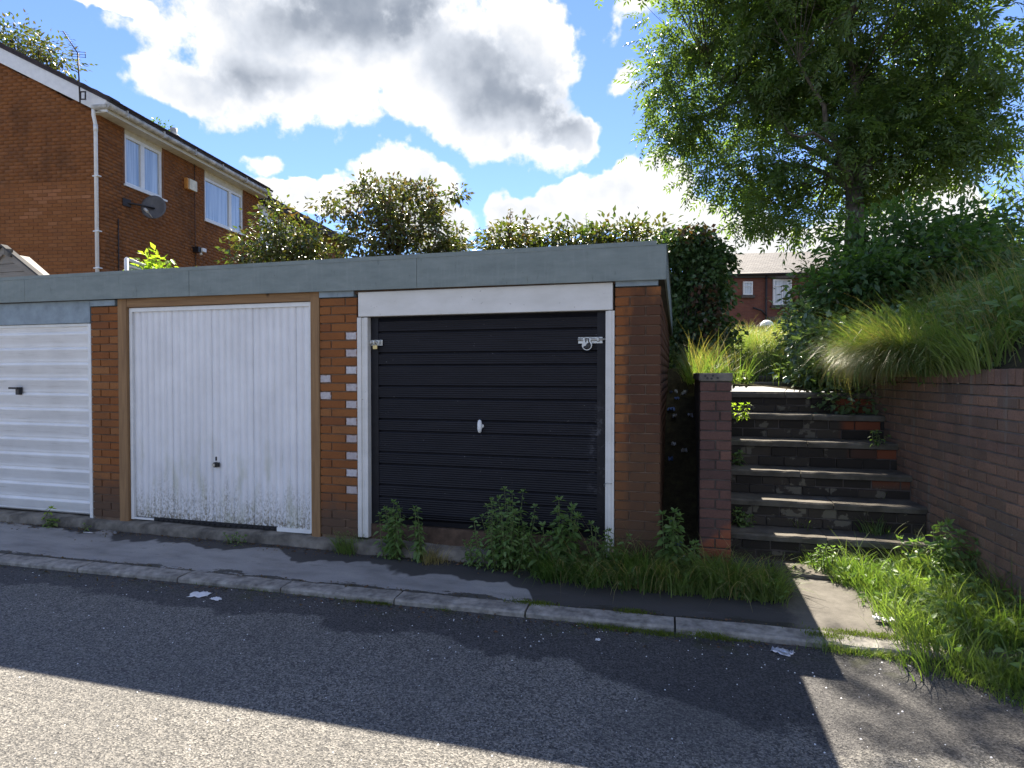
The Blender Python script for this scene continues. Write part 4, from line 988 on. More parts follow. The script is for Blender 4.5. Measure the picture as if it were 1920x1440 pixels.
uvbox('wall_face', [Vector((a_.x, a_.y, 1.7)), Vector((b2.x, b2.y, 1.7)), Vector((b2.x, b2.y, a_.z-.02)), Vector((a_.x, a_.y, a_.z-.02))], M['farbrick'], fc)
for i in range(11): p = a_.lerp(b2, (i+.5)/11); b = MB(); b.box((p.x-.075, p.y-.02, a_.z-.02), (p.x+.075, p.y+.2, a_.z+.05)); b.done('coping_brick', M['mortar_dark'], fc)

# ------------------------------------------------------------------ vegetation
def unit(a): return a/np.maximum(np.linalg.norm(a, axis=-1, keepdims=True), 1e-9)
def rand_dirs(n): return unit(rng.normal(size=(n, 3)))
def leaf_arrays(P, D, N, L, Wd, fold=.12, droop=.1, wide=False):
    """folded leaves: base points, directions, rough normals, lengths, widths"""
    n = len(P); D = unit(D); S = unit(np.cross(D, N)); N = np.cross(S, D); L = np.asarray(L)[:, None]*np.ones((n, 1)); Wd = np.asarray(Wd)[:, None]*np.ones((n, 1))
    tip = P+D*L-N*L*droop
    if not wide:
        m_ = P+D*L*.42+N*Wd*fold; V = np.stack([P, m_+S*Wd*.5, tip, m_-S*Wd*.5], 1).reshape(-1, 3)
        i = (np.arange(n)*4)[:, None]; F = np.concatenate([i+np.array([[0, 2, 1]]), i+np.array([[0, 3, 2]])], 0)
        return V, F
    a = P+D*L*.22+N*Wd*fold; b_ = P+D*L*.58+N*Wd*fold*.6-N*L*droop*.3
    V = np.stack([P, a+S*Wd*.46, b_+S*Wd*.36, tip, b_-S*Wd*.36, a-S*Wd*.46], 1).reshape(-1, 3)
    i = (np.arange(n)*6)[:, None]; F = np.concatenate([i+np.array([[0, 3, 2, 1]]), i+np.array([[0, 5, 4, 3]])], 0)
    return V, F
def joinVF(lst):
    V = []; F = []; o = 0
    for v, f in lst: V.append(v); F.append(f+o); o += len(v)
    return np.concatenate(V), np.concatenate(F)
UP = np.array([0, 0, 1.])
def pinnate(P, D, N, L, pairs=4, lw=.30):
    """compound leaves with paired leaflets"""
    n = len(P); D = unit(D); S = unit(np.cross(D, N)); N = np.cross(S, D); L = np.asarray(L); out = []
    for k in range(pairs):
        t_ = .25+.62*k/max(1, pairs-1); c = P+D*(L*t_)[:, None]-N*(L*t_*t_*.22)[:, None]
        for sg in (1, -1):
            d = unit(S*sg*.85+D*.55+rng.normal(size=(n, 3))*.12-N*.18); ll = L*.36*(1-.25*abs(t_-.5)); out.append(leaf_arrays(c, d, N+rng.normal(size=(n, 3))*.25, ll, ll*lw, .1, .12))
    c = P+D*(L*.9)[:, None]-N*(L*.2)[:, None]; out.append(leaf_arrays(c, unit(D-N*.3), N, L*.36, L*.36*lw))
    return joinVF(out)
def blades(P, lean, L, Wd, bend, seg=3):
    """grass blades: roots, horizontal lean vectors, lengths, widths, bend 0..1.5"""
    n = len(P); lh = unit(lean*np.array([1, 1, 0])+1e-6); S = np.stack([-lh[:, 1], lh[:, 0], np.zeros(n)], 1); tw = rng.uniform(-.9, .9, (n, 1)); S = unit(S*np.cos(tw)+lh*np.sin(tw))
    p = P.copy(); rows = []; a0 = rng.uniform(.05, .3, n)
    for k in range(seg+1):
        wv = Wd*(1-(k/seg)**1.6)*.5
        if k < seg: rows += [p-S*wv[:, None], p+S*wv[:, None]]
        else: rows.append(p)
        a = a0+bend*((k+.6)/seg)*1.5; st_ = (L/seg)[:, None]; p = p+(lh*np.sin(a)[:, None]+UP*np.cos(a)[:, None])*st_
    V = np.stack(rows, 1); m_ = V.shape[1]; i = (np.arange(n)*m_)[:, None]; T = []
    for k in range(seg-1): q = 2*k; T += [[q, q+1, q+3], [q, q+3, q+2]]
    q = 2*(seg-1); T.append([q, q+1, q+2])
    F = np.concatenate([i+np.array([t_]) for t_ in T], 0); return V.reshape(-1, 3), F
def stuff(name, VF, mt, parent=None, kind=None, smooth_=False):
    o = link(name, np_mesh(name, VF[0], VF[1], smooth_), parent, mt)
    if kind: o['kind'] = kind
    return o

def ell_sample(ells, n, surf=.55):
    """points in a union of ellipsoids, biased to the surface"""
    vol = np.array([e[1][0]*e[1][1]*e[1][2] for e in ells])**.72; pick = rng.choice(len(ells), n, p=vol/vol.sum()); d = rand_dirs(n); r_ = rng.uniform(0, 1, n)**(1/3)
    r_ = np.where(rng.uniform(size=n) < surf, rng.uniform(.78, 1.0, n), r_)
    C = np.array([e[0] for e in ells])[pick]; Rr = np.array([e[1] for e in ells])[pick]; return C+d*Rr*r_[:, None], d
def px_ell(cx, cy, rx, ry, d, depth=None):
    c = at(cx, cy, d=d); s_ = d/FOC; return ((c.x, c.y, c.z), (rx*s_, (depth if depth else rx*s_), ry*s_))

def grow(name, label, cat, base, fork, leaders, ells, ncl, clr, per, kind, leafL, mt, bark='bark', tr=.14, group=None, surf=.55, extra=None, crown='crown', lw=.3, twig=.006, droop=.35, minz=None):
    root = empty(name, base, label, cat, group)
    b = MB(); base = Vector(base); fork = Vector(fork); limbs = []
    mid = base.lerp(fork, .5)+Vector((random.uniform(-.05, .05), random.uniform(-.05, .05), 0))
    b.tube([base-Vector((0, 0, .2)), base, mid, fork], [tr*1.35, tr*1.15, tr, tr*.9], 10)
    for L_ in leaders:
        pts = [fork-Vector((0, 0, tr*.6))]; tgt = Vector(L_[0]); r0 = L_[1]; k = 6
        for i in range(1, k+1): pts.append(fork.lerp(tgt, i/k)+Vector((random.uniform(-.12, .12), random.uniform(-.12, .12), random.uniform(-.08, .08)+.35*math.sin(math.pi*i/k)*(1 if abs(tgt.z-fork.z) < (tgt-fork).length*.6 else 0)))*min(1, (tgt-fork).length/2))
        b.tube(pts, [r0*(1-.8*i/k) for i in range(k+1)], 7); limbs += [(pts[i], r0*(1-.8*i/k)) for i in range(1, k+1)]
    if not leaders: limbs = [(fork, tr*.5), (mid, tr*.6)]
    C, d = ell_sample(ells, ncl, surf)
    if minz is not None: C[:, 2] = np.maximum(C[:, 2], minz)
    LP = np.array([tuple(p) for p, r_ in limbs])
    for i in range(ncl):
        c = Vector(C[i]); dist = np.linalg.norm(LP-C[i], axis=1)+np.maximum(0, LP[:, 2]-C[i][2])*.8; j = int(np.argmin(dist)); p = limbs[j][0]
        m1 = p.lerp(c, .5)+Vector((random.uniform(-.1, .1), random.uniform(-.1, .1), .08+random.uniform(-.05, .1)))*min(1, (c-p).length)
        r0 = min(limbs[j][1]*.6, twig*2.2+.004*(c-p).length); b.tube([p, m1, c], [r0, r0*.6, twig*.5], 4, cap=False)
    b.done('trunk', M[bark], root)
    n = ncl*per; ci = np.repeat(np.arange(ncl), per); off = rng.normal(size=(n, 3))*clr*np.array([1, 1, .75]); P = C[ci]+off
    if minz is not None: P[:, 2] = np.maximum(P[:, 2], minz)
    D = unit(off)*.9+d[ci]*.45+rng.normal(size=(n, 3))*.45; D[:, 2] -= droop; D = unit(D)
    N = unit(rng.normal(size=(n, 3))*.55+UP)
    Ls = leafL*rng.uniform(.7, 1.15, n)
    if kind == 'pinnate': VF = pinnate(P, D, N, Ls, 4, lw)
    else: VF = leaf_arrays(P, D, N, Ls, Ls*lw, .12, .12)
    o = stuff(crown, VF, M[mt], root)
    if extra:
        C2, d2 = ell_sample(extra[0], extra[1], .9); n = extra[1]; VF = leaf_arrays(C2+rng.normal(size=(n, 3))*.03, rand_dirs(n)+np.array([0, 0, -.3]), unit(rng.normal(size=(n, 3))+UP), leafL*np.ones(n), leafL*lw*np.ones(n)); stuff('coloured_leaves', VF, M[extra[2]], root)
    return root

AD = 10.6
tb = at(1606, 600, d=10.7); tb.z = terr(tb.x, tb.y); fk = at(1603, 352, d=10.65)
grow('ash_tree', 'tall ash tree with spreading leafy crown growing on the bank right of the steps', 'tree', tb, fk,
     [(at(1600, -250, d=AD), .11), (at(1640, 200, d=AD-.1), .07), (at(1500, 120, d=AD-.3), .08), (at(1330, 120, d=AD+1.8), .055), (at(1740, 130, d=AD+.3), .08), (at(1400, 330, d=AD+1.5), .055), (at(1780, 300, d=AD), .055), (at(1620, 120, d=AD+1.3), .065), (at(1480, 250, d=AD-1.), .05)],
     [px_ell(1395, 110, 165, 150, AD+1.9, .7), px_ell(1165, -125, 75, 40, AD, .5), px_ell(1270, -110, 110, 70, AD+.2, .8), px_ell(1480, 90, 90, 130, AD+.9, .9), px_ell(1590, 20, 190, 160, AD, 2.0), px_ell(1755, 90, 110, 130, AD, 1.4), px_ell(1420, 285, 145, 80, AD+1.7, .6), px_ell(1285, 235, 58, 48, AD+2., .4), px_ell(1560, 290, 110, 90, AD+.5, 1.0), px_ell(1690, 280, 90, 100, AD+.2, 1.2), px_ell(1780, 260, 80, 90, AD, 1.0), px_ell(1520, -190, 280, 150, AD, 2.3),
      px_ell(1390, 385, 60, 30, AD+1.2, .4), px_ell(1500, 400, 85, 50, AD+.6, .6), px_ell(1850, 40, 36, 60, AD, .5), px_ell(1270, 60, 55, 60, AD+1.9, .4), px_ell(1820, 210, 75, 45, AD, .6), px_ell(1240, 150, 28, 40, AD+2., .3)],
     470, .19, 31, 'pinnate', .37, 'ash', 'bark', .16, surf=.6, lw=.34)
# dark undergrowth trees below and behind the ash
u0 = at(1740, 640, d=8.2)
grow('elder_bush', 'dense dark elder bush filling the shade beneath the ash tree', 'bush', (u0.x, u0.y, 2.35), at(1730, 560, d=8.3), [(at(1620, 450, d=8.2), .04), (at(1800, 440, d=8.3), .04), (at(1700, 400, d=8.6), .04)],
     [px_ell(1650, 560, 120, 80, 8.5, .8), px_ell(1800, 530, 100, 95, 8.6, .8), px_ell(1730, 520, 150, 85, 8.3, 1.0), px_ell(1610, 560, 80, 85, 8.0, .8), px_ell(1820, 450, 55, 70, 8.6, .7), px_ell(1660, 455, 90, 50, 8.6, .8)], 300, .17, 62, 'simple', .115, 'darkleaf', 'bark_dark', .05, lw=.5, surf=.35)
u0 = at(1530, 700, d=8.4)
grow('hawthorn_bush', 'small leafy bush with brownish leaves between the path and the elder', 'bush', (u0.x, u0.y, 1.95), at(1530, 620, d=8.4), [(at(1510, 540, d=8.4), .02), (at(1560, 500, d=8.6), .02)],
     [px_ell(1540, 560, 42, 75, 8.5, .5), px_ell(1510, 600, 30, 60, 8.2, .4), px_ell(1570, 640, 60, 60, 8.0, .5)], 80, .12, 40, 'simple', .075, 'shrub', 'bark_dark', .03, lw=.5, surf=.4)
# right-edge tree further off
u0 = at(1905, 600, d=11)
grow('young_sycamore', 'lighter green young tree at the far right edge behind the elder', 'tree', (u0.x, u0.y, 2.6), at(1900, 470, d=11), [(at(1880, 380, d=11), .03), (at(1930, 350, d=11), .03)],
     [px_ell(1890, 430, 45, 70, 11, .6), px_ell(1900, 330, 25, 40, 11, .4), px_ell(1880, 500, 60, 50, 11, .6)], 60, .15, 30, 'simple', .12, 'ash', 'bark', .04, lw=.4)
# ivy clad mass beside the garage end
iv = at(1305, 690, d=9.4)
grow('ivy_clad_stump', 'tall dark ivy covered stump standing right behind the end garage', 'ivy', (iv.x, iv.y+.2, 1.45), at(1305, 480, d=9.4), [(at(1280, 450, d=9.4), .03), (at(1330, 470, d=9.4), .03)],
     [px_ell(1303, 520, 58, 75, 9.4, .3), px_ell(1308, 600, 55, 90, 9.4, .3), px_ell(1300, 670, 48, 70, 9.2, .3), px_ell(1280, 465, 42, 30, 9.4, .3)], 230, .10, 64, 'simple', .09, 'ivy', 'bark_dark', .12, lw=.75, surf=.85, droop=.8,
     extra=([px_ell(1300, 440, 35, 22, 9.2, .3), px_ell(1320, 590, 30, 70, 9.1, .25)], 330, 'russet'), crown='foliage')
# hedge along the back of the garages
hb = Vector((-1.3, 5.2, 1.6)); hd = 9.9
grow('mixed_hedge', 'ragged green hedge with upright shoots showing above the garage roof', 'hedge', hb, (-1.3, 5.2, 2.6), [((-2.6, 5.1, 3.1), .02), ((-.4, 5.1, 3.2), .02), ((-1.3, 5.2, 3.3), .02)],
     [px_ell(950, 470, 40, 38, hd, .5), px_ell(1020, 468, 60, 36, hd, .5), px_ell(1100, 470, 55, 38, hd, .5), px_ell(1160, 462, 50, 38, hd, .5), px_ell(1215, 460, 50, 36, hd, .5), px_ell(1080, 520, 160, 60, hd, .7), px_ell(985, 440, 22, 18, hd, .3)], 210, .13, 46, 'simple', .11, 'shrub', 'bark_dark', .03, lw=.5, surf=.6, crown='foliage')
# upright shoots on the hedge
def shoots(name, label, lst, mt, d, cat='shoots'):
    root = empty(name, at(lst[0][0], lst[0][2], d=d), label, cat); out = []
    for (px, y0, y1, ln) in lst:
        b = MB(); a_, c_ = at(px, y1, d=d), at(px+random.uniform(-4, 4), y0, d=d); b.tube([a_, a_.lerp(c_, .5)+Vector((.01, 0, 0)), c_], [.008, .006, .003], 5); b.done('stem', M['stem'], root); n = ln
        t_ = rng.uniform(.15, 1, n); P = np.array(a_)[None]+(np.array(c_)-np.array(a_))[None]*t_[:, None]; D = unit(rng.normal(size=(n, 3))*np.array([1, 1, .4])+UP*.2); out.append(leaf_arrays(P, D, np.tile(UP, (n, 1)), .11*(1.15-.6*t_), .045*(1.15-.6*t_)))
    stuff('leaves', joinVF(out), M[mt], root); return root
shoots('tall_weed_shoots', 'green nettle shoots standing up out of the hedge above the fascia', [(1100, 402, 470, 26), (1155, 418, 470, 22), (1182, 425, 470, 18), (1212, 412, 470, 30), (1035, 435, 470, 14)], 'nettle', 9.6, 'weeds')
shoots('dock_seed_stalks', 'two rust brown dock seed stalks rising above the hedge', [(955, 390, 468, 40), (985, 402, 466, 42)], 'russet', 9.5, 'weeds')
# small fruit tree and shrub behind the middle garages
t0 = at(745, 480, d=11.4)
grow('fruit_tree', 'small rounded fruit tree with open branches behind the black door garage', 'tree', (t0.x, t0.y, 1.7), at(745, 470, d=11.4), [(at(680, 360, d=11.4), .035), (at(760, 350, d=11.4), .035), (at(820, 400, d=11.5), .03), (at(710, 420, d=11.2), .03), (at(850, 365, d=11.4), .018), (at(700, 325, d=11.4), .018), (at(870, 470, d=11.3), .02)],
     [px_ell(685, 380, 55, 48, 11.4, .7), px_ell(760, 400, 70, 50, 11.4, .8), px_ell(700, 440, 80, 45, 11.3, .8), px_ell(800, 440, 70, 48, 11.4, .8), px_ell(668, 345, 32, 16, 11.4, .3), px_ell(800, 365, 40, 22, 11.4, .3), px_ell(850, 470, 40, 22, 11.3, .4), px_ell(762, 352, 22, 18, 11.4, .3), px_ell(845, 366, 24, 9, 11.4, .15), px_ell(697, 318, 7, 18, 11.4, .1), px_ell(735, 332, 6, 14, 11.4, .1), px_ell(785, 340, 6, 14, 11.4, .1), px_ell(862, 400, 12, 7, 11.4, .1), px_ell(630, 372, 18, 7, 11.4, .1), px_ell(760, 500, 130, 40, 11.4, .6)],
     185, .085, 44, 'simple', .105, 'shrub', 'bark_dark', .05, lw=.5, surf=.5, extra=([px_ell(740, 400, 100, 70, 11.3, .8)], 420, 'russet'))
t0 = at(545, 480, d=10.6)
grow('garden_shrub', 'straggly green shrub in front of the brick house', 'bush', (t0.x, t0.y, 1.7), at(545, 470, d=10.6), [(at(500, 440, d=10.6), .02), (at(530, 395, d=10.6), .02), (at(590, 440, d=10.6), .02), (at(450, 490, d=10.4), .015)],
     [px_ell(535, 425, 42, 38, 10.6, .5), px_ell(590, 460, 48, 40, 10.6, .5), px_ell(500, 465, 50, 32, 10.6, .5), px_ell(545, 500, 100, 40, 10.6, .6), px_ell(460, 490, 28, 14, 10.4, .3), px_ell(508, 412, 20, 14, 10.6, .3), px_ell(612, 388, 22, 8, 10.6, .2)],
     120, .115, 36, 'simple', .105, 'shrub', 'bark_dark', .035, lw=.5, surf=.5, extra=([px_ell(560, 400, 60, 14, 10.5, .3)], 50, 'russet'))
t0 = at(310, 520, d=8.9)
grow('lime_green_shrub', 'bright yellow green broad leaved shrub top beside the greenhouse', 'bush', (t0.x, t0.y, 1.65), at(310, 512, d=8.9), [(at(300, 490, d=8.9), .012), (at(325, 492, d=8.9), .012)],
     [px_ell(308, 493, 28, 13, 8.9, .25), px_ell(270, 505, 20, 10, 8.9, .2), px_ell(310, 525, 50, 20, 8.9, .3)], 40, .06, 9, 'simple', .13, 'lime', 'bark', .02, lw=.55)
t0 = at(45, 300, d=24)
grow('garden_tree_behind_house', 'leafy tree top showing above the roof of the brick house', 'tree', (t0.x, t0.y, 1.6), at(40, 180, d=24), [(at(20, 80, d=24), .12), (at(80, 100, d=24), .09)],
     [px_ell(15, 80, 42, 32, 24, 1.5), px_ell(70, 100, 34, 24, 24, 1.2), px_ell(20, 150, 60, 50, 24, 1.8), px_ell(95, 118, 22, 8, 24, .4)], 90, .3, 34, 'simple', .22, 'shrub', 'bark_dark', .2, lw=.45)
t0 = at(300, 300, d=21)
grow('distant_sapling', 'thin dark sapling tips just above the house roof ridge', 'tree', (t0.x, t0.y, 1.6), at(300, 260, d=21), [(at(298, 236, d=21), .02), (at(312, 244, d=21), .02)], [px_ell(300, 240, 16, 9, 21, .3)], 16, .12, 8, 'simple', .14, 'darkleaf', 'bark_dark', .06, lw=.45)

# grasses --------------------------------------------------------------
def scatter(n, x0, x1, y0, y1, hf, ok=None):
    X = rng.uniform(x0, x1, n*3); Y = rng.uniform(y0, y1, n*3)
    if ok: k = np.array([ok(a, c) for a, c in zip(X, Y)]); X, Y = X[k], Y[k]
    X, Y = X[:n], Y[:n]; return np.stack([X, Y, np.array([hf(a, c) for a, c in zip(X, Y)])], 1)
CL = {}
def clumpy(P, n, sig):
    k = rng.integers(0, len(P), n); o_ = np.concatenate([rng.normal(size=(n, 2))*sig, np.zeros((n, 1))], 1); Q = P[k]+o_
    CL['k'] = k; CL['n'] = n; CL['o'] = o_/sig; return Q
def grassfield(name, P, L, bend, lean, mt, wd=.006, leanv=1.0, label=None, lv=.35):
    n = len(P); dirn = rng.normal(size=(n, 3))*leanv+np.array(lean); dirn[:, 2] = 0
    Ls = L*rng.uniform(1-lv, 1+lv, n)*(.8+.4*np.sin(P[:, 0]*5+P[:, 1]*3)**2)
    if CL.get('n') == n:
        k = CL['k']; m_ = k.max()+1; tl = rng.uniform(.62, 1.25, m_)[k]; Ls = Ls*tl; td = rng.normal(size=(m_, 3))[k]*.55*leanv; td[:, 2] = 0
        dirn = dirn*.5+CL['o']*.6*leanv+td+np.array(lean)*np.array([1, 1, 0])*.5; bend = bend*rng.uniform(.7, 1.2, m_)[k]; wd = wd*rng.uniform(.75, 1.25, m_)[k]
    VF = blades(P-UP*.01, dirn, Ls, wd*rng.uniform(.6, 1.3, n), bend*rng.uniform(.5, 1.3, n), 4)
    o = stuff(name, VF, M[mt]); o['kind'] = 'stuff'
    if label: o['label'] = label
    return o
# long drooping grass of the bank
nb = 800; T = scatter(nb, 2.05, 5.5, -.7, 6.5, bankh, lambda x, y: x > wallx(y)+.04+.22*(1-smooth((y-.1)/.7)) and not (y > 4 and x < 2.6))
P = clumpy(T, 15000, .085); P[:, 2] = [bankh(a, c) for a, c in P[:, :2]]
grassfield('bank_grass', P, .42, 1.05, (-.5, -.35, 0), 'grass_long', .0125, 1.25, 'long green grass tangled over the bank above the retaining wall')
P = clumpy(scatter(260, 2.1, 4.5, -.6, 4, bankh, lambda x, y: x > wallx(y)+.1+.22*(1-smooth((y-.1)/.7))), 6500, .07); P[:, 2] = [bankh(a, c) for a, c in P[:, :2]]
grassfield('bank_grass_dark', P, .40, 1.1, (-.3, -.2, 0), 'grass', .014, 1.4, 'broader darker blades among the bank grass')
T = scatter(230, 2.0, 2.26, -.2, 2.0, lambda x, y: 1.62, lambda x, y: x > wallx(y)-.03 and rng.uniform() < .05+.95*smooth((y-.40)/.7)); P = clumpy(T, 4600, .05); P[:, 2] = 1.60+np.clip((P[:, 0]-2.1)*.4, -.02, .2)
grassfield('bank_grass_fringe', P, .42, 1.35, (-1.0, -.35, 0), 'grass_long', .011, .7, 'grass hanging over the wall edge')
# the draped end of the bank beside the top steps
T = scatter(210, 1.93, 2.6, 1.75, 3.6, lambda x, y: 1.55+.25*smooth((x-1.8)/.5)); P = clumpy(T, 4200, .07)
grassfield('draped_grass', P, .48, 1.2, (-.7, -.8, 0), 'grass_long', .012, 1.0, 'grass mound drooping over the inner end of the wall beside the top steps')
T = scatter(60, 1.78, 2.12, 1.0, 2.2, lambda x, y: 1.58, lambda x, y: x > wallx(y)-.06); P = clumpy(T, 2400, .06)
grassfield('hanging_dead_grass', P, .62, 1.75, (-1.0, -.4, 0), 'straw', .005, .55, 'dead brown grass hanging at the inner end of the wall')
P = clumpy(scatter(40, 1.80, 2.14, .9, 2.1, lambda x, y: 1.60, lambda x, y: x > wallx(y)-.06), 3600, .06)
grassfield('hanging_green_grass', P, .60, 1.6, (-1.0, -.5, 0), 'grass_long', .0065, .6, 'green grass hanging down the inner end of the wall')
P = clumpy(scatter(140, 2.2, 5, -.4, 5, bankh), 1800, .12); P[:, 2] = [bankh(a, c) for a, c in P[:, :2]]
grassfield('dry_grass_stalks', P, .66, .7, (-.5, -.3, 0), 'straw', .004, 1.2, 'dry straw coloured stalks in the bank grass')
# broad leaves scattered through the bank
Pb = scatter(500, 2.05, 4.6, -.5, 5, bankh, lambda x, y: x > wallx(y)+.02); Pb = clumpy(Pb, 3800, .05); Pb[:, 2] = [bankh(a, c) for a, c in Pb[:, :2]]; Pb[:, 2] += rng.uniform(.02, .42, len(Pb))**1.0
Db = rng.normal(size=Pb.shape)*np.array([1, 1, .35])+np.array([-.3, -.3, -.1]); lb_ = rng.uniform(.05, .13, len(Pb))
o = stuff('bank_weeds', leaf_arrays(Pb, Db, UP*.8+rng.normal(size=Pb.shape)*.5+np.array([-.3, -.4, 0]), lb_, lb_*.42, .1, .25, True), M['nettle']); o['kind'] = 'stuff'; o['label'] = 'broad leaved weeds mixed through the bank grass'
# path grass
onp = lambda x, y: not (.92 < x < 1.42 and y < 3.6) or rng.uniform() < .25
T = scatter(850, .35, 2.9, 2.3, 12, terr, onp); P = clumpy(T, 21000, .06); P[:, 2] = [terr(a, c) for a, c in P[:, :2]]
grassfield('path_grass', P, .32, .8, (0, -.2, 0), 'grass_long', .007, 1., 'long grass growing over the path above the steps')
P = clumpy(scatter(220, .3, 2.6, 2.7, 10, terr, onp), 4500, .07); P[:, 2] = [terr(a, c) for a, c in P[:, :2]]
grassfield('path_dry_grass', P, .42, .7, (0, -.2, 0), 'straw', .004, 1., 'straw coloured grass heads over the path')
P = clumpy(scatter(60, .28, .6, 2.4, 4.2, terr), 450, .06); P[:, 2] = [terr(a, c) for a, c in P[:, :2]]
grassfield('tall_path_grass', P, .50, .6, (0, 0, 0), 'straw', .005, 1., 'tall pale seed grass left of the path')
P = clumpy(scatter(50, .28, .6, 2.4, 4.2, terr), 1000, .06); P[:, 2] = [terr(a, c) for a, c in P[:, :2]]
grassfield('tall_path_grass', P, .40, .7, (0, 0, 0), 'grass', .007, 1., 'tall green grass left of the path')
T = scatter(500, -30, 30, 12, 34, terr); P = clumpy(T, 9000, .3); P[:, 2] = [terr(a, c) for a, c in P[:, :2]]
grassfield('rough_grass', P, .45, .6, (0, 0, 0), 'grass_long', .03, 1., 'rough grass on the ground beyond the crest')
# verge right of the steps
def verge_ok(x, y):
    xl = float(np.interp(y, [-1.3, -.9, -.8, -.65, -.38, .02, .22, .40, .56], [1.95, 1.58, 1.50, 1.44, 1.38, 1.36, 1.27, 1.16, 1.12]))
    return xl < x < wallx(y)-.01 and (y < .55) and (y > -1.25+.0*x)
vh = lambda x, y: .05+.05*smooth((x-1.3)/.8) if y > -.85 else .01
def vfade(x, y): return verge_ok(x, y) and (rng.uniform() < smooth((x-1.30)/.40)+.15 or y > .1)
T = scatter(750, 1.0, 2.35, -1.22, .55, vh, vfade); P = clumpy(T, 12500, .04)
grassfield('verge_grass', P, .14, .85, (-.5, -.5, 0), 'grass', .0055, 1., 'bright green grass growing along the foot of the right-hand wall')
P = clumpy(scatter(130, 1.35, 2.3, -1.1, .5, vh), 1800, .05)
grassfield('tall_verge_grass', P, .28, .8, (-.5, -.3, 0), 'grass', .007, 1., 'taller grass along the foot of the wall')
T = scatter(120, 1.25, 2.6, -1.34, -.90, lambda x, y: .005, lambda x, y: y > -.97-.42*smooth((x-1.3)/.6)); P = clumpy(T, 4600, .04)
grassfield('kerb_edge_grass', P, .075, .9, (-.2, -.5, 0), 'grass', .005, 1., 'low yellow green grass spreading over the kerb')
# clump at the foot of the end pier and stub wall
def band(x): return -.30-.10*math.sin(x*5)
T = scatter(150, -1.0, .80, -.34, .02, lambda x, y: .06, lambda x, y: y < -.05 if x < .02 else (y < .06)); T = T[(T[:, 0] > -.55) | (rng.uniform(size=len(T)) < .3)]; P = clumpy(T, 6800, .04)
grassfield('foot_grass', P, .27, 1.05, (.0, -.6, 0), 'grass', .008, .9, 'thick grass tufts round the feet of the end pier and steps wall')
P = clumpy(scatter(26, -.9, .85, -.34, -.12, lambda x, y: .06), 210, .04)
grassfield('trailing_grass', P, .50, 1.3, (-.1, -1., 0), 'straw', .006, .7, 'long pale grass stems trailing over the dark pavement')
# broad leaves mixed into the verge and the pier-foot grass
Pv = np.concatenate([scatter(120, 1.2, 2.2, -1.15, .5, vh, verge_ok), scatter(110, -.9, .8, -.36, -.05, lambda x, y: .06)]); Pv = clumpy(Pv, 1500, .03); Pv[:, 2] += rng.uniform(.01, .13, len(Pv))
Dv_ = rng.normal(size=Pv.shape)*np.array([1, 1, .3])+np.array([0, -.3, .1]); lv_ = rng.uniform(.03, .075, len(Pv))
o = stuff('verge_weeds', leaf_arrays(Pv, Dv_, UP*.7+rng.normal(size=Pv.shape)*.4+np.array([0, -.5, 0]), lv_, lv_*.5, .1, .2, True), M['nettle']); o['kind'] = 'stuff'; o['label'] = 'broad leaved weeds mixed into the low grass'
# moss and little tufts by the kerb
def tufts(name, lst, mt, label, L=.03, wd=.004, per=60, z=.003):
    P = []
    for (px, py, rx) in lst:
        c = at(px, py, z=z); n = int(per*rx/10); s_ = rx/FOC*4.5; q = rng.normal(size=(n, 3))*np.array([s_*.8, .022, 0])+np.array([c.x, c.y, z]); P.append(q)
    return grassfield(name, np.concatenate(P), L, .8, (0, -.2, 0), mt, wd, 1., label)
tufts('kerb_moss', [(28, 1048, 14), (165, 1070, 26), (395, 1094, 26), (490, 1104, 24), (540, 1108, 22), (590, 1113, 36), (690, 1127, 28), (715, 1129, 14), (835, 1140, 16), (1050, 1158, 44), (1170, 1180, 40), (1240, 1188, 22), (600, 1090, 10), (1370, 1197, 30)], 'moss', 'moss and tiny grass along the foot of the kerb', .032, .0045, 190)
tufts('pavement_moss', [(1185, 1144, 18), (1000, 1128, 26), (920, 1062, 30), (1440, 1105, 20), (1330, 1190, 20), (1620, 1187, 46), (1550, 1189, 20)], 'moss', 'yellow green moss cushions on the pavement', .022, .004, 200, .05)
tufts('kerb_tufts', [(1590, 1222, 30), (1560, 1215, 18), (1640, 1228, 30)], 'grass_long', 'thin grass tufts at the broken end of the kerb', .07, .004, 90, .005)

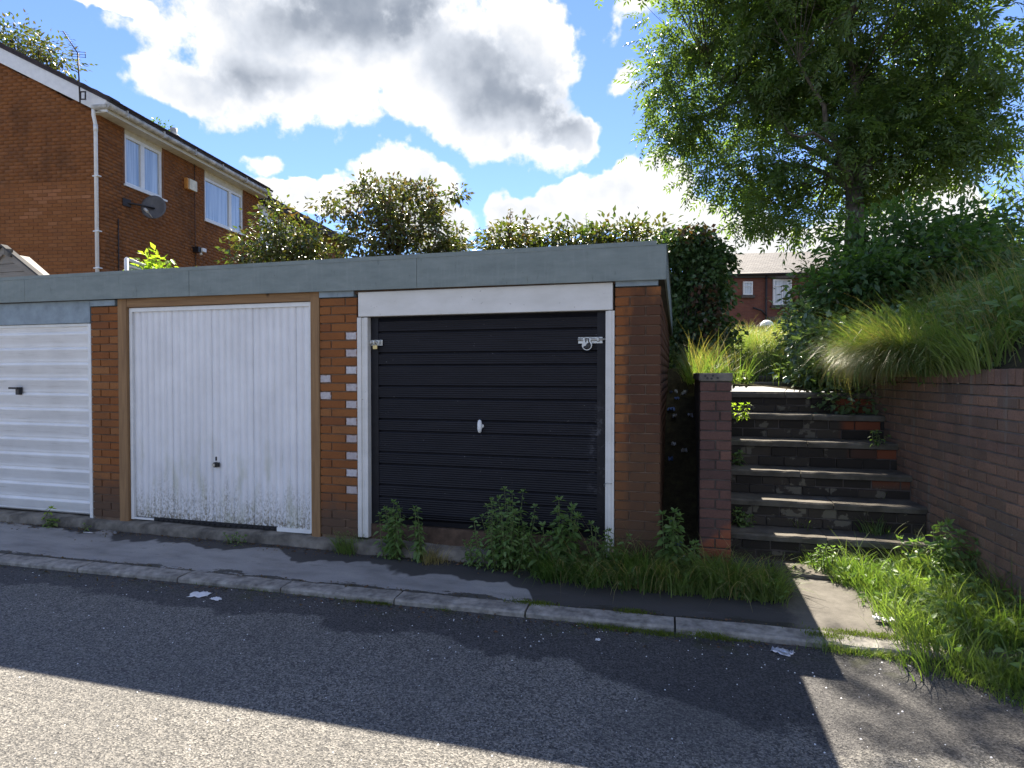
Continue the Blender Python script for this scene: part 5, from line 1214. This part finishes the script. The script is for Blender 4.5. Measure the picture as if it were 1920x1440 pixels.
# countable weeds: each is a plant of its own
def nettle(name, label, x, y, z, h, stems, spread, leafL=.075, mt='nettle', cat='plant', group=None, lw=.42, gap=.045, lean=(0, -.05)):
    root = empty(name, (x, y, z), label, cat, group); b = MB(); out = []
    for k in range(stems):
        sx, sy = x+random.gauss(0, spread*.45), y+random.gauss(0, spread*.25); hh = h*random.uniform(.5, 1.0)*(1-.3*min(1, abs(sx-x)/max(spread, .01)))
        tx, ty = sx+(sx-x)*.5+random.gauss(0, .03)+lean[0]*hh, sy+(sy-y)*.5+random.gauss(0, .03)+lean[1]*hh
        p0, p2 = Vector((sx, sy, z-.02)), Vector((tx, ty, z+hh)); p1 = p0.lerp(p2, .5)+Vector((random.gauss(0, .012), random.gauss(0, .012), 0)); b.tube([p0, p1, p2], [.005, .004, .002], 5)
        nn = max(3, int(hh/gap*1.25)); a0 = random.uniform(0, 3)
        for i in range(nn):
            t_ = (i+.8)/nn; p = p0.lerp(p1, t_*2) if t_ < .5 else p1.lerp(p2, t_*2-1); a = a0+i*1.57+random.uniform(-.3, .3); sz = leafL*(1.12-.55*t_)*random.uniform(.8, 1.15)*(.5 if t_ < .2 else 1)
            for s_ in (0, math.pi):
                d = np.array([math.cos(a+s_), math.sin(a+s_), random.uniform(-.95, -.25)*(1.15-t_)+.15]); out.append((np.array(p)+d*.012, d, sz))
        for q in range(5): a = q*1.26; out.append((np.array(p2), np.array([math.cos(a), math.sin(a), .9]), leafL*.45))
    P = np.array([o_[0] for o_ in out]); D = np.array([o_[1] for o_ in out]); L_ = np.array([o_[2] for o_ in out])
    VF = leaf_arrays(P, D, D*np.array([1, 1, 0])*.9+UP*.7+rng.normal(size=(len(P), 3))*.3, L_, L_*lw*1.25, .10, .25, True)
    b.done('stem', M['stem'], root); stuff('leaves', VF, M[mt], root); return root
N_ = 'willowherb and nettle plants along the garage fronts'
def at0(px, py, z): p = at(px, py, z=z); return p.x, p.y, z
for (px, top, n, sp, ll, lb) in (
    (735, 938, 17, .13, .075, 'leafy green weed left of centre against the black door, nearest its left jamb'),
    (790, 940, 7, .05, .070, 'thin upright weed second from the left jamb of the black door'),
    (886, 1000, 6, .05, .06, 'short young weed beside the white carton scrap'),
    (948, 920, 30, .20, .070, 'tallest and bushiest weed, below the white oval handle of the black door'),
    (1046, 940, 17, .15, .100, 'broad leaved nettle clump in front of the right half of the black door'),
    (1125, 975, 11, .14, .08, 'low nettle at the foot of the right-hand white jamb'),
    (1252, 935, 7, .05, .10, 'upright nettle at the mouth of the dark gap beside the end pier'),
    (1292, 1010, 9, .10, .075, 'small nettle cluster in the grass before the dark gap')):
    p = at(px, top, y=-.16); nettle('nettle_plant', lb, p.x, -.16, .065, p.z-.065+.05, n, sp, ll, group=N_)
def at1(px, y=-.13): p = at(px, 1000, y=y); return p.x, y, .065
p = at(1778, 1000, x=2.0); nettle('nettle_plant', 'dark nettle clump growing against the foot of the right-hand retaining wall', 2.0, p.y, .10, .46, 16, .15, .095)
p = at(1762, 1000, x=1.85); nettle('nettle_plant', 'lower nettles in the verge grass just in front of the wall-foot clump', 1.85, p.y-.12, .08, .22, 9, .14, .08)
x, y, z = at0(1550, 1075, .07); nettle('dock_plant', 'small weed with red tinged leaves at the left tip of the verge grass', x, y, z, .24, 9, .10, .06, 'nettle', lw=.35)
x, y, z = at1(85, -.06); z = .19; nettle('sow_thistle', 'spindly single stemmed weed in front of the left white door', x, y, z-.05, .17, 1, .01, .075, 'lime', gap=.05)
x, y, z = at1(92); nettle('dandelion_leaves', 'flat dandelion rosette on the threshold by the left white door', x, y, z+.01, .05, 3, .07, .09, 'grass', gap=.02)
x, y, z = at1(165); nettle('seedling', 'tiny seedling under the foot of the leftmost white door post', x, y, z, .07, 2, .02, .04, 'nettle', gap=.02)
x, y, z = at1(437); nettle('groundsel', 'small straggling weed before the middle of the white ribbed door', x, y, z, .10, 6, .12, .045, 'nettle', gap=.03)
x, y, z = at1(652); gt = clumpy(np.array([[x, y, z], [x+.06, y-.0, z], [x-.06, y+.01, z]]), 260, .035)
o = grassfield('grass_tuft', gt, .17, .7, (0, -.4, 0), 'grass', .005, 1.); tag(o, 'grass tuft before the pier between white and black doors', 'grass')
x, y, z = at1(640, -.12); nettle('feathery_weed', 'small feathery weed against the foot of the pier between the doors', x, y, z, .22, 4, .06, .04, 'nettle', gap=.03, lw=.3)
x, y, z = at1(800, -.16); gt = clumpy(np.array([[x, y, z], [x+.08, y, z], [x+.02, y-.03, z]]), 150, .04)
o = grassfield('dead_grass_tuft', gt, .20, .6, (0, -.3, 0), 'straw', .004, 1.); tag(o, 'dead grey grass tuft beneath the black door', 'grass')
x, y, z = at1(828, -.15); gt = clumpy(np.array([[x, y, z]]), 60, .04)
o = grassfield('dead_grass_tuft', gt, .13, .8, (0, -.3, 0), 'straw', .004, 1.); tag(o, 'dead stalks beside the short young weed', 'grass')
# weeds on the steps
for (px, py, zi, h, n, sp, ll, mt, lb) in (
    (1385, 780, 1.20, .16, 7, .09, .06, 'lime', 'lime green creeper leaves at the left end of the top step'),
    (1440, 760, 1.20, .10, 6, .13, .06, 'grass', 'round leaved weeds below the topmost step'),
    (1615, 792, .97, .22, 5, .04, .05, 'nettle', 'thin weed growing up the riser below the second highest full step'),
    (1640, 830, .97, .14, 4, .04, .05, 'nettle', 'thin weed beside the right end of the third highest step'),
    (1580, 815, .965, .09, 6, .07, .075, 'nettle', 'broad leaved weed in the middle of the fourth step'),
    (1605, 868, .73, .14, 4, .03, .06, 'nettle', 'small trailing weed in front of the orange riser brick'),
    (1648, 868, .73, .11, 4, .04, .075, 'nettle', 'leafy weed at the red brick end of the fourth riser'),
    (1565, 925, .495, .09, 4, .06, .06, 'nettle', 'two leaf seedling in the middle of the third riser'),
    (1385, 870, .73, .13, 5, .04, .07, 'nettle', 'weed peeping round the steps side wall at the third step'),
    (1390, 985, .27, .18, 7, .06, .07, 'nettle', 'weed peeping round the steps side wall at the lowest step'),
    (1585, 985, .27, .13, 5, .05, .07, 'nettle', 'weed in the middle behind the lowest step'),
    (1640, 985, .27, .20, 9, .09, .06, 'grass', 'bushy weed toward the right end of the lowest step')):
    x, y, z = at0(px, py, zi); nettle('step_weed', lb, x, max(y, .5), z, h, n, sp, ll, mt, group='weeds growing on the steps', gap=.03)
P = clumpy(np.array([[p.x, p.y, z] for p, z in ((at(1640, 1000, z=.27), .27), (at(1700, 960, z=.3), .3), (at(1500, 985, z=.27), .27), (at(1740, 1000, z=.2), .2), (at(1690, 985, z=.25), .25), (at(1640, 940, z=.45), .45))]), 650, .06)
grassfield('step_grass', P, .17, .8, (-.3, -.5, 0), 'grass_long', .005, 1., 'grass growing from the right ends of the lower steps')
# brambles between path and bank
bc = at(1570, 720, d=6.9)
root = empty('bramble', (bc.x, bc.y, 1.45), 'sprawling pale leaved bramble spilling over the right side of the top steps', 'bush')
ells = [px_ell(1590, 700, 70, 50, 6.5, .35), px_ell(1545, 650, 60, 42, 7.0, .4), px_ell(1520, 700, 45, 30, 6.8, .3), px_ell(1630, 640, 60, 50, 6.9, .4), px_ell(1590, 752, 60, 24, 6.2, .18), px_ell(1650, 740, 30, 30, 6.1, .15), px_ell(1500, 600, 28, 30, 7.6, .3)]
C, d = ell_sample(ells, 260, .85); b = MB(); bp = Vector((bc.x+.3, bc.y+.35, 1.5))
for i in range(60): c = Vector(C[i]); b.tube([bp+Vector((random.gauss(0, .25), random.gauss(0, .15), 0)), bp.lerp(c, .55)+Vector((0, 0, .2)), c], [.006, .005, .003], 4, cap=False)
b.done('stem', M['stem'], root)
n = 260*16; ci = np.repeat(np.arange(260), 16); off = rng.normal(size=(n, 3))*.075; P = C[ci]+off; D = unit(off+d[ci]*.08+np.array([0, -.05, -.02])+rng.normal(size=(n, 3))*.05)
stuff('leaves', leaf_arrays(P, D, unit(rng.normal(size=(n, 3))*.35+UP), rng.uniform(.05, .095, n), rng.uniform(.035, .06, n), .12, .15, True), M['bramble'], root)
# weeds left of the path: tall willowherb
for (px, py, h, lb) in ((1385, 690, .62, 'tall lime green willowherb in sunlight left of the path'), (1412, 680, .42, 'shorter sunlit willowherb beside the path'), (1355, 690, .45, 'willowherb against the ivy clad stump')):
    p = at(px, py, d=7.6); nettle('willowherb', lb, p.x, p.y, terr(p.x, p.y), h, 9, .14, .10, 'grass', lw=.22, gap=.035)
p = at(1455, 690, d=8.2); nettle('willowherb', 'leafy weed clump on the sunlit right of the path', p.x+.05, p.y, terr(p.x, p.y), .40, 16, .25, .07, 'lime', lw=.45, gap=.04)
p = at(1400, 725, d=6.6); nettle('ground_elder', 'low leafy weeds just above the topmost step', p.x-.1, p.y, terr(p.x, p.y), .16, 14, .22, .07, 'grass', lw=.55, gap=.03)
# ferns of the bank foot
p = at(1640, 640, d=7.0); nettle('fern_clump', 'dark ferny clump between bramble and bank grass', p.x+.15, p.y, terr(p.x, p.y)-.1, .5, 14, .35, .12, 'nettle', lw=.3, gap=.05)

# ------------------------------------------------------------------ litter
def scrap(name, label, cat, px, py, z, sx, sy, mt, crumple=.01, rot=0, group=None):
    c = at(px, py, z=z); V = []; F = []; n = 8
    for j in range(n+1):
        for i in range(n+1):
            u, v = i/n-.5, j/n-.5; r_ = math.hypot(u, v); k = 1 if r_ < .42 else 1-.5*(r_-.42)
            x, y = u*sx*k*(1+.15*math.sin(v*9)), v*sy*k*(1+.18*math.sin(u*11)); V.append((c.x+x*math.cos(rot)-y*math.sin(rot), c.y+x*math.sin(rot)+y*math.cos(rot), z+.003+abs(random.gauss(0, crumple))))
    for j in range(n):
        for i in range(n): F.append((j*(n+1)+i, j*(n+1)+i+1, (j+1)*(n+1)+i+1, (j+1)*(n+1)+i))
    me = np_mesh(name, V, F); o = link(name, me, None, M[mt]); md = o.modifiers.new('s', 'SOLIDIFY'); md.thickness = .0015; tag(o, label, cat, group); return o
L_ = 'litter on the road and pavement'
scrap('torn_paper', 'torn white paper lying on the road near the kerb', 'litter', 375, 1116, .0, .15, .10, 'white_obj', .006, .3)
scrap('torn_paper', 'smaller pale scrap just right of the torn white paper', 'litter', 406, 1124, .0, .085, .05, 'white_obj', .005, -.2)
scrap('crushed_foil', 'crushed silvery wrapper on the road right of the long kerbstone', 'litter', 1466, 1224, .0, .11, .075, 'foil', .009, -.4)
scrap('bottle_cap', 'tiny white disc on the dark road by the kerb', 'litter', 1121, 1200, .0, .03, .03, 'white_obj', .002)
scrap('paper_scrap', 'white scrap in the grass edge on the lit pavement', 'litter', 1660, 1164, .06, .13, .05, 'white_obj', .01, -.2)
scrap('crisp_packet', 'white crumpled packet in the grass before the dark gap', 'litter', 1274, 1048, .09, .08, .06, 'white_obj', .012)
scrap('paper_scrap', 'white scrap on the dark pavement below the tallest weed', 'litter', 948, 1052, .065, .06, .04, 'white_obj', .012)
scrap('eggshell', 'small pink white lump on the pavement by the grass edge', 'litter', 988, 1057, .068, .04, .03, 'white_obj', .008)
scrap('cigarette_stub', 'pale stick lying in front of the left pier', 'litter', 165, 999, .066, .10, .014, 'white_obj', .002, .1)
c = at(877, 1042, z=.07); b = MB(); Mx = Matrix.Translation(c+Vector((0, 0, .03)))@Matrix.Rotation(.35, 4, 'Z')@Matrix.Rotation(-.45, 4, 'Y')
b.box((-.07, -.022, -.018), (.07, .022, .018), bev=.003, M=Mx); b.box((-.055, -.0235, -.008), (.03, -.0222, .01), 1, M=Mx); o = b.done('crushed_carton', [M['white_obj'], M['blue_bag']]); tag(o, 'crushed white drinks carton lying at the foot of the weeds', 'litter')
# rubbish in the slit
for i in range(14):
    y = random.uniform(.5, 2.9); x = random.uniform(.04, .26); z = .06+smooth((y-.4)/2.0)*1.30; mt_ = random.choice(['white_obj', 'blue_bag', 'foil', 'blue_bag'])
    V = []; F = []; n = 5; s_ = random.uniform(.03, .08); a = random.uniform(0, 3)
    for j in range(n+1):
        for k in range(n+1): u, v = (k/n-.5)*s_, (j/n-.5)*s_*.7; V.append((x+u*math.cos(a)-v*math.sin(a), y+u*math.sin(a)+v*math.cos(a), z+1.0*(y-y)+random.uniform(0, .05)))
    for j in range(n):
        for k in range(n): F.append((j*(n+1)+k, j*(n+1)+k+1, (j+1)*(n+1)+k+1, (j+1)*(n+1)+k))
    o = link('rubbish_scrap', np_mesh('rubbish_scrap', V, F), None, M[mt_]); tag(o, 'crumpled plastic rubbish lying deep in the dark gap beside the garage', 'litter', 'rubbish in the dark gap')
# grit: pale chips scattered on the road
V = []; F = []; n = 0
for i in range(420):
    px, py = random.uniform(0, 1920), random.uniform(1090, 1440)
    if random.random() < .55: py = 1060+.095*px+random.expovariate(1/45)
    c = at(px, min(py, 1500), z=0.0)
    if c.y > KF(c.x)-.02: continue
    s_ = random.choice([.0025, .003, .004, .006]); q = [Vector((random.uniform(.6, 1)*s_*math.cos(a), random.uniform(.6, 1)*s_*math.sin(a), 0)) for a in (0, 1.3, 2.5, 3.8, 5.1)]
    V += [tuple(c+u) for u in q]+[tuple(c+Vector((0, 0, s_*.9)))]; F += [(n+j, n+(j+1) % 5, n+5) for j in range(5)]; n += 6
o = link('grit', np_mesh('grit', V, F), None, M['white_obj']); o['kind'] = 'stuff'; o['label'] = 'pale grit chips scattered over the road'
# dead leaves and twigs gathered along threshold and kerb
n = 1800; X = rng.uniform(-7, .9, n); Y = np.where(rng.uniform(size=n) < .6, -.11-rng.exponential(.045, n), np.where(rng.uniform(size=n) < .35, -.74+.02*X+rng.normal(size=n)*.015, -.93-rng.exponential(.05, n)+.02*X)); Z = np.where(Y > -.5, .064, np.where(Y > -.9+.02*X, .042, .006))
D = rng.normal(size=(n, 3))*np.array([1, 1, .25]); o = stuff('leaf_litter', leaf_arrays(np.stack([X, Y, Z], 1), D, np.tile(UP, (n, 1))+rng.normal(size=(n, 3))*.3, rng.uniform(.012, .035, n), rng.uniform(.008, .02, n)), M['russet']); o['kind'] = 'stuff'; o['label'] = 'dead leaves gathered along threshold and kerb'
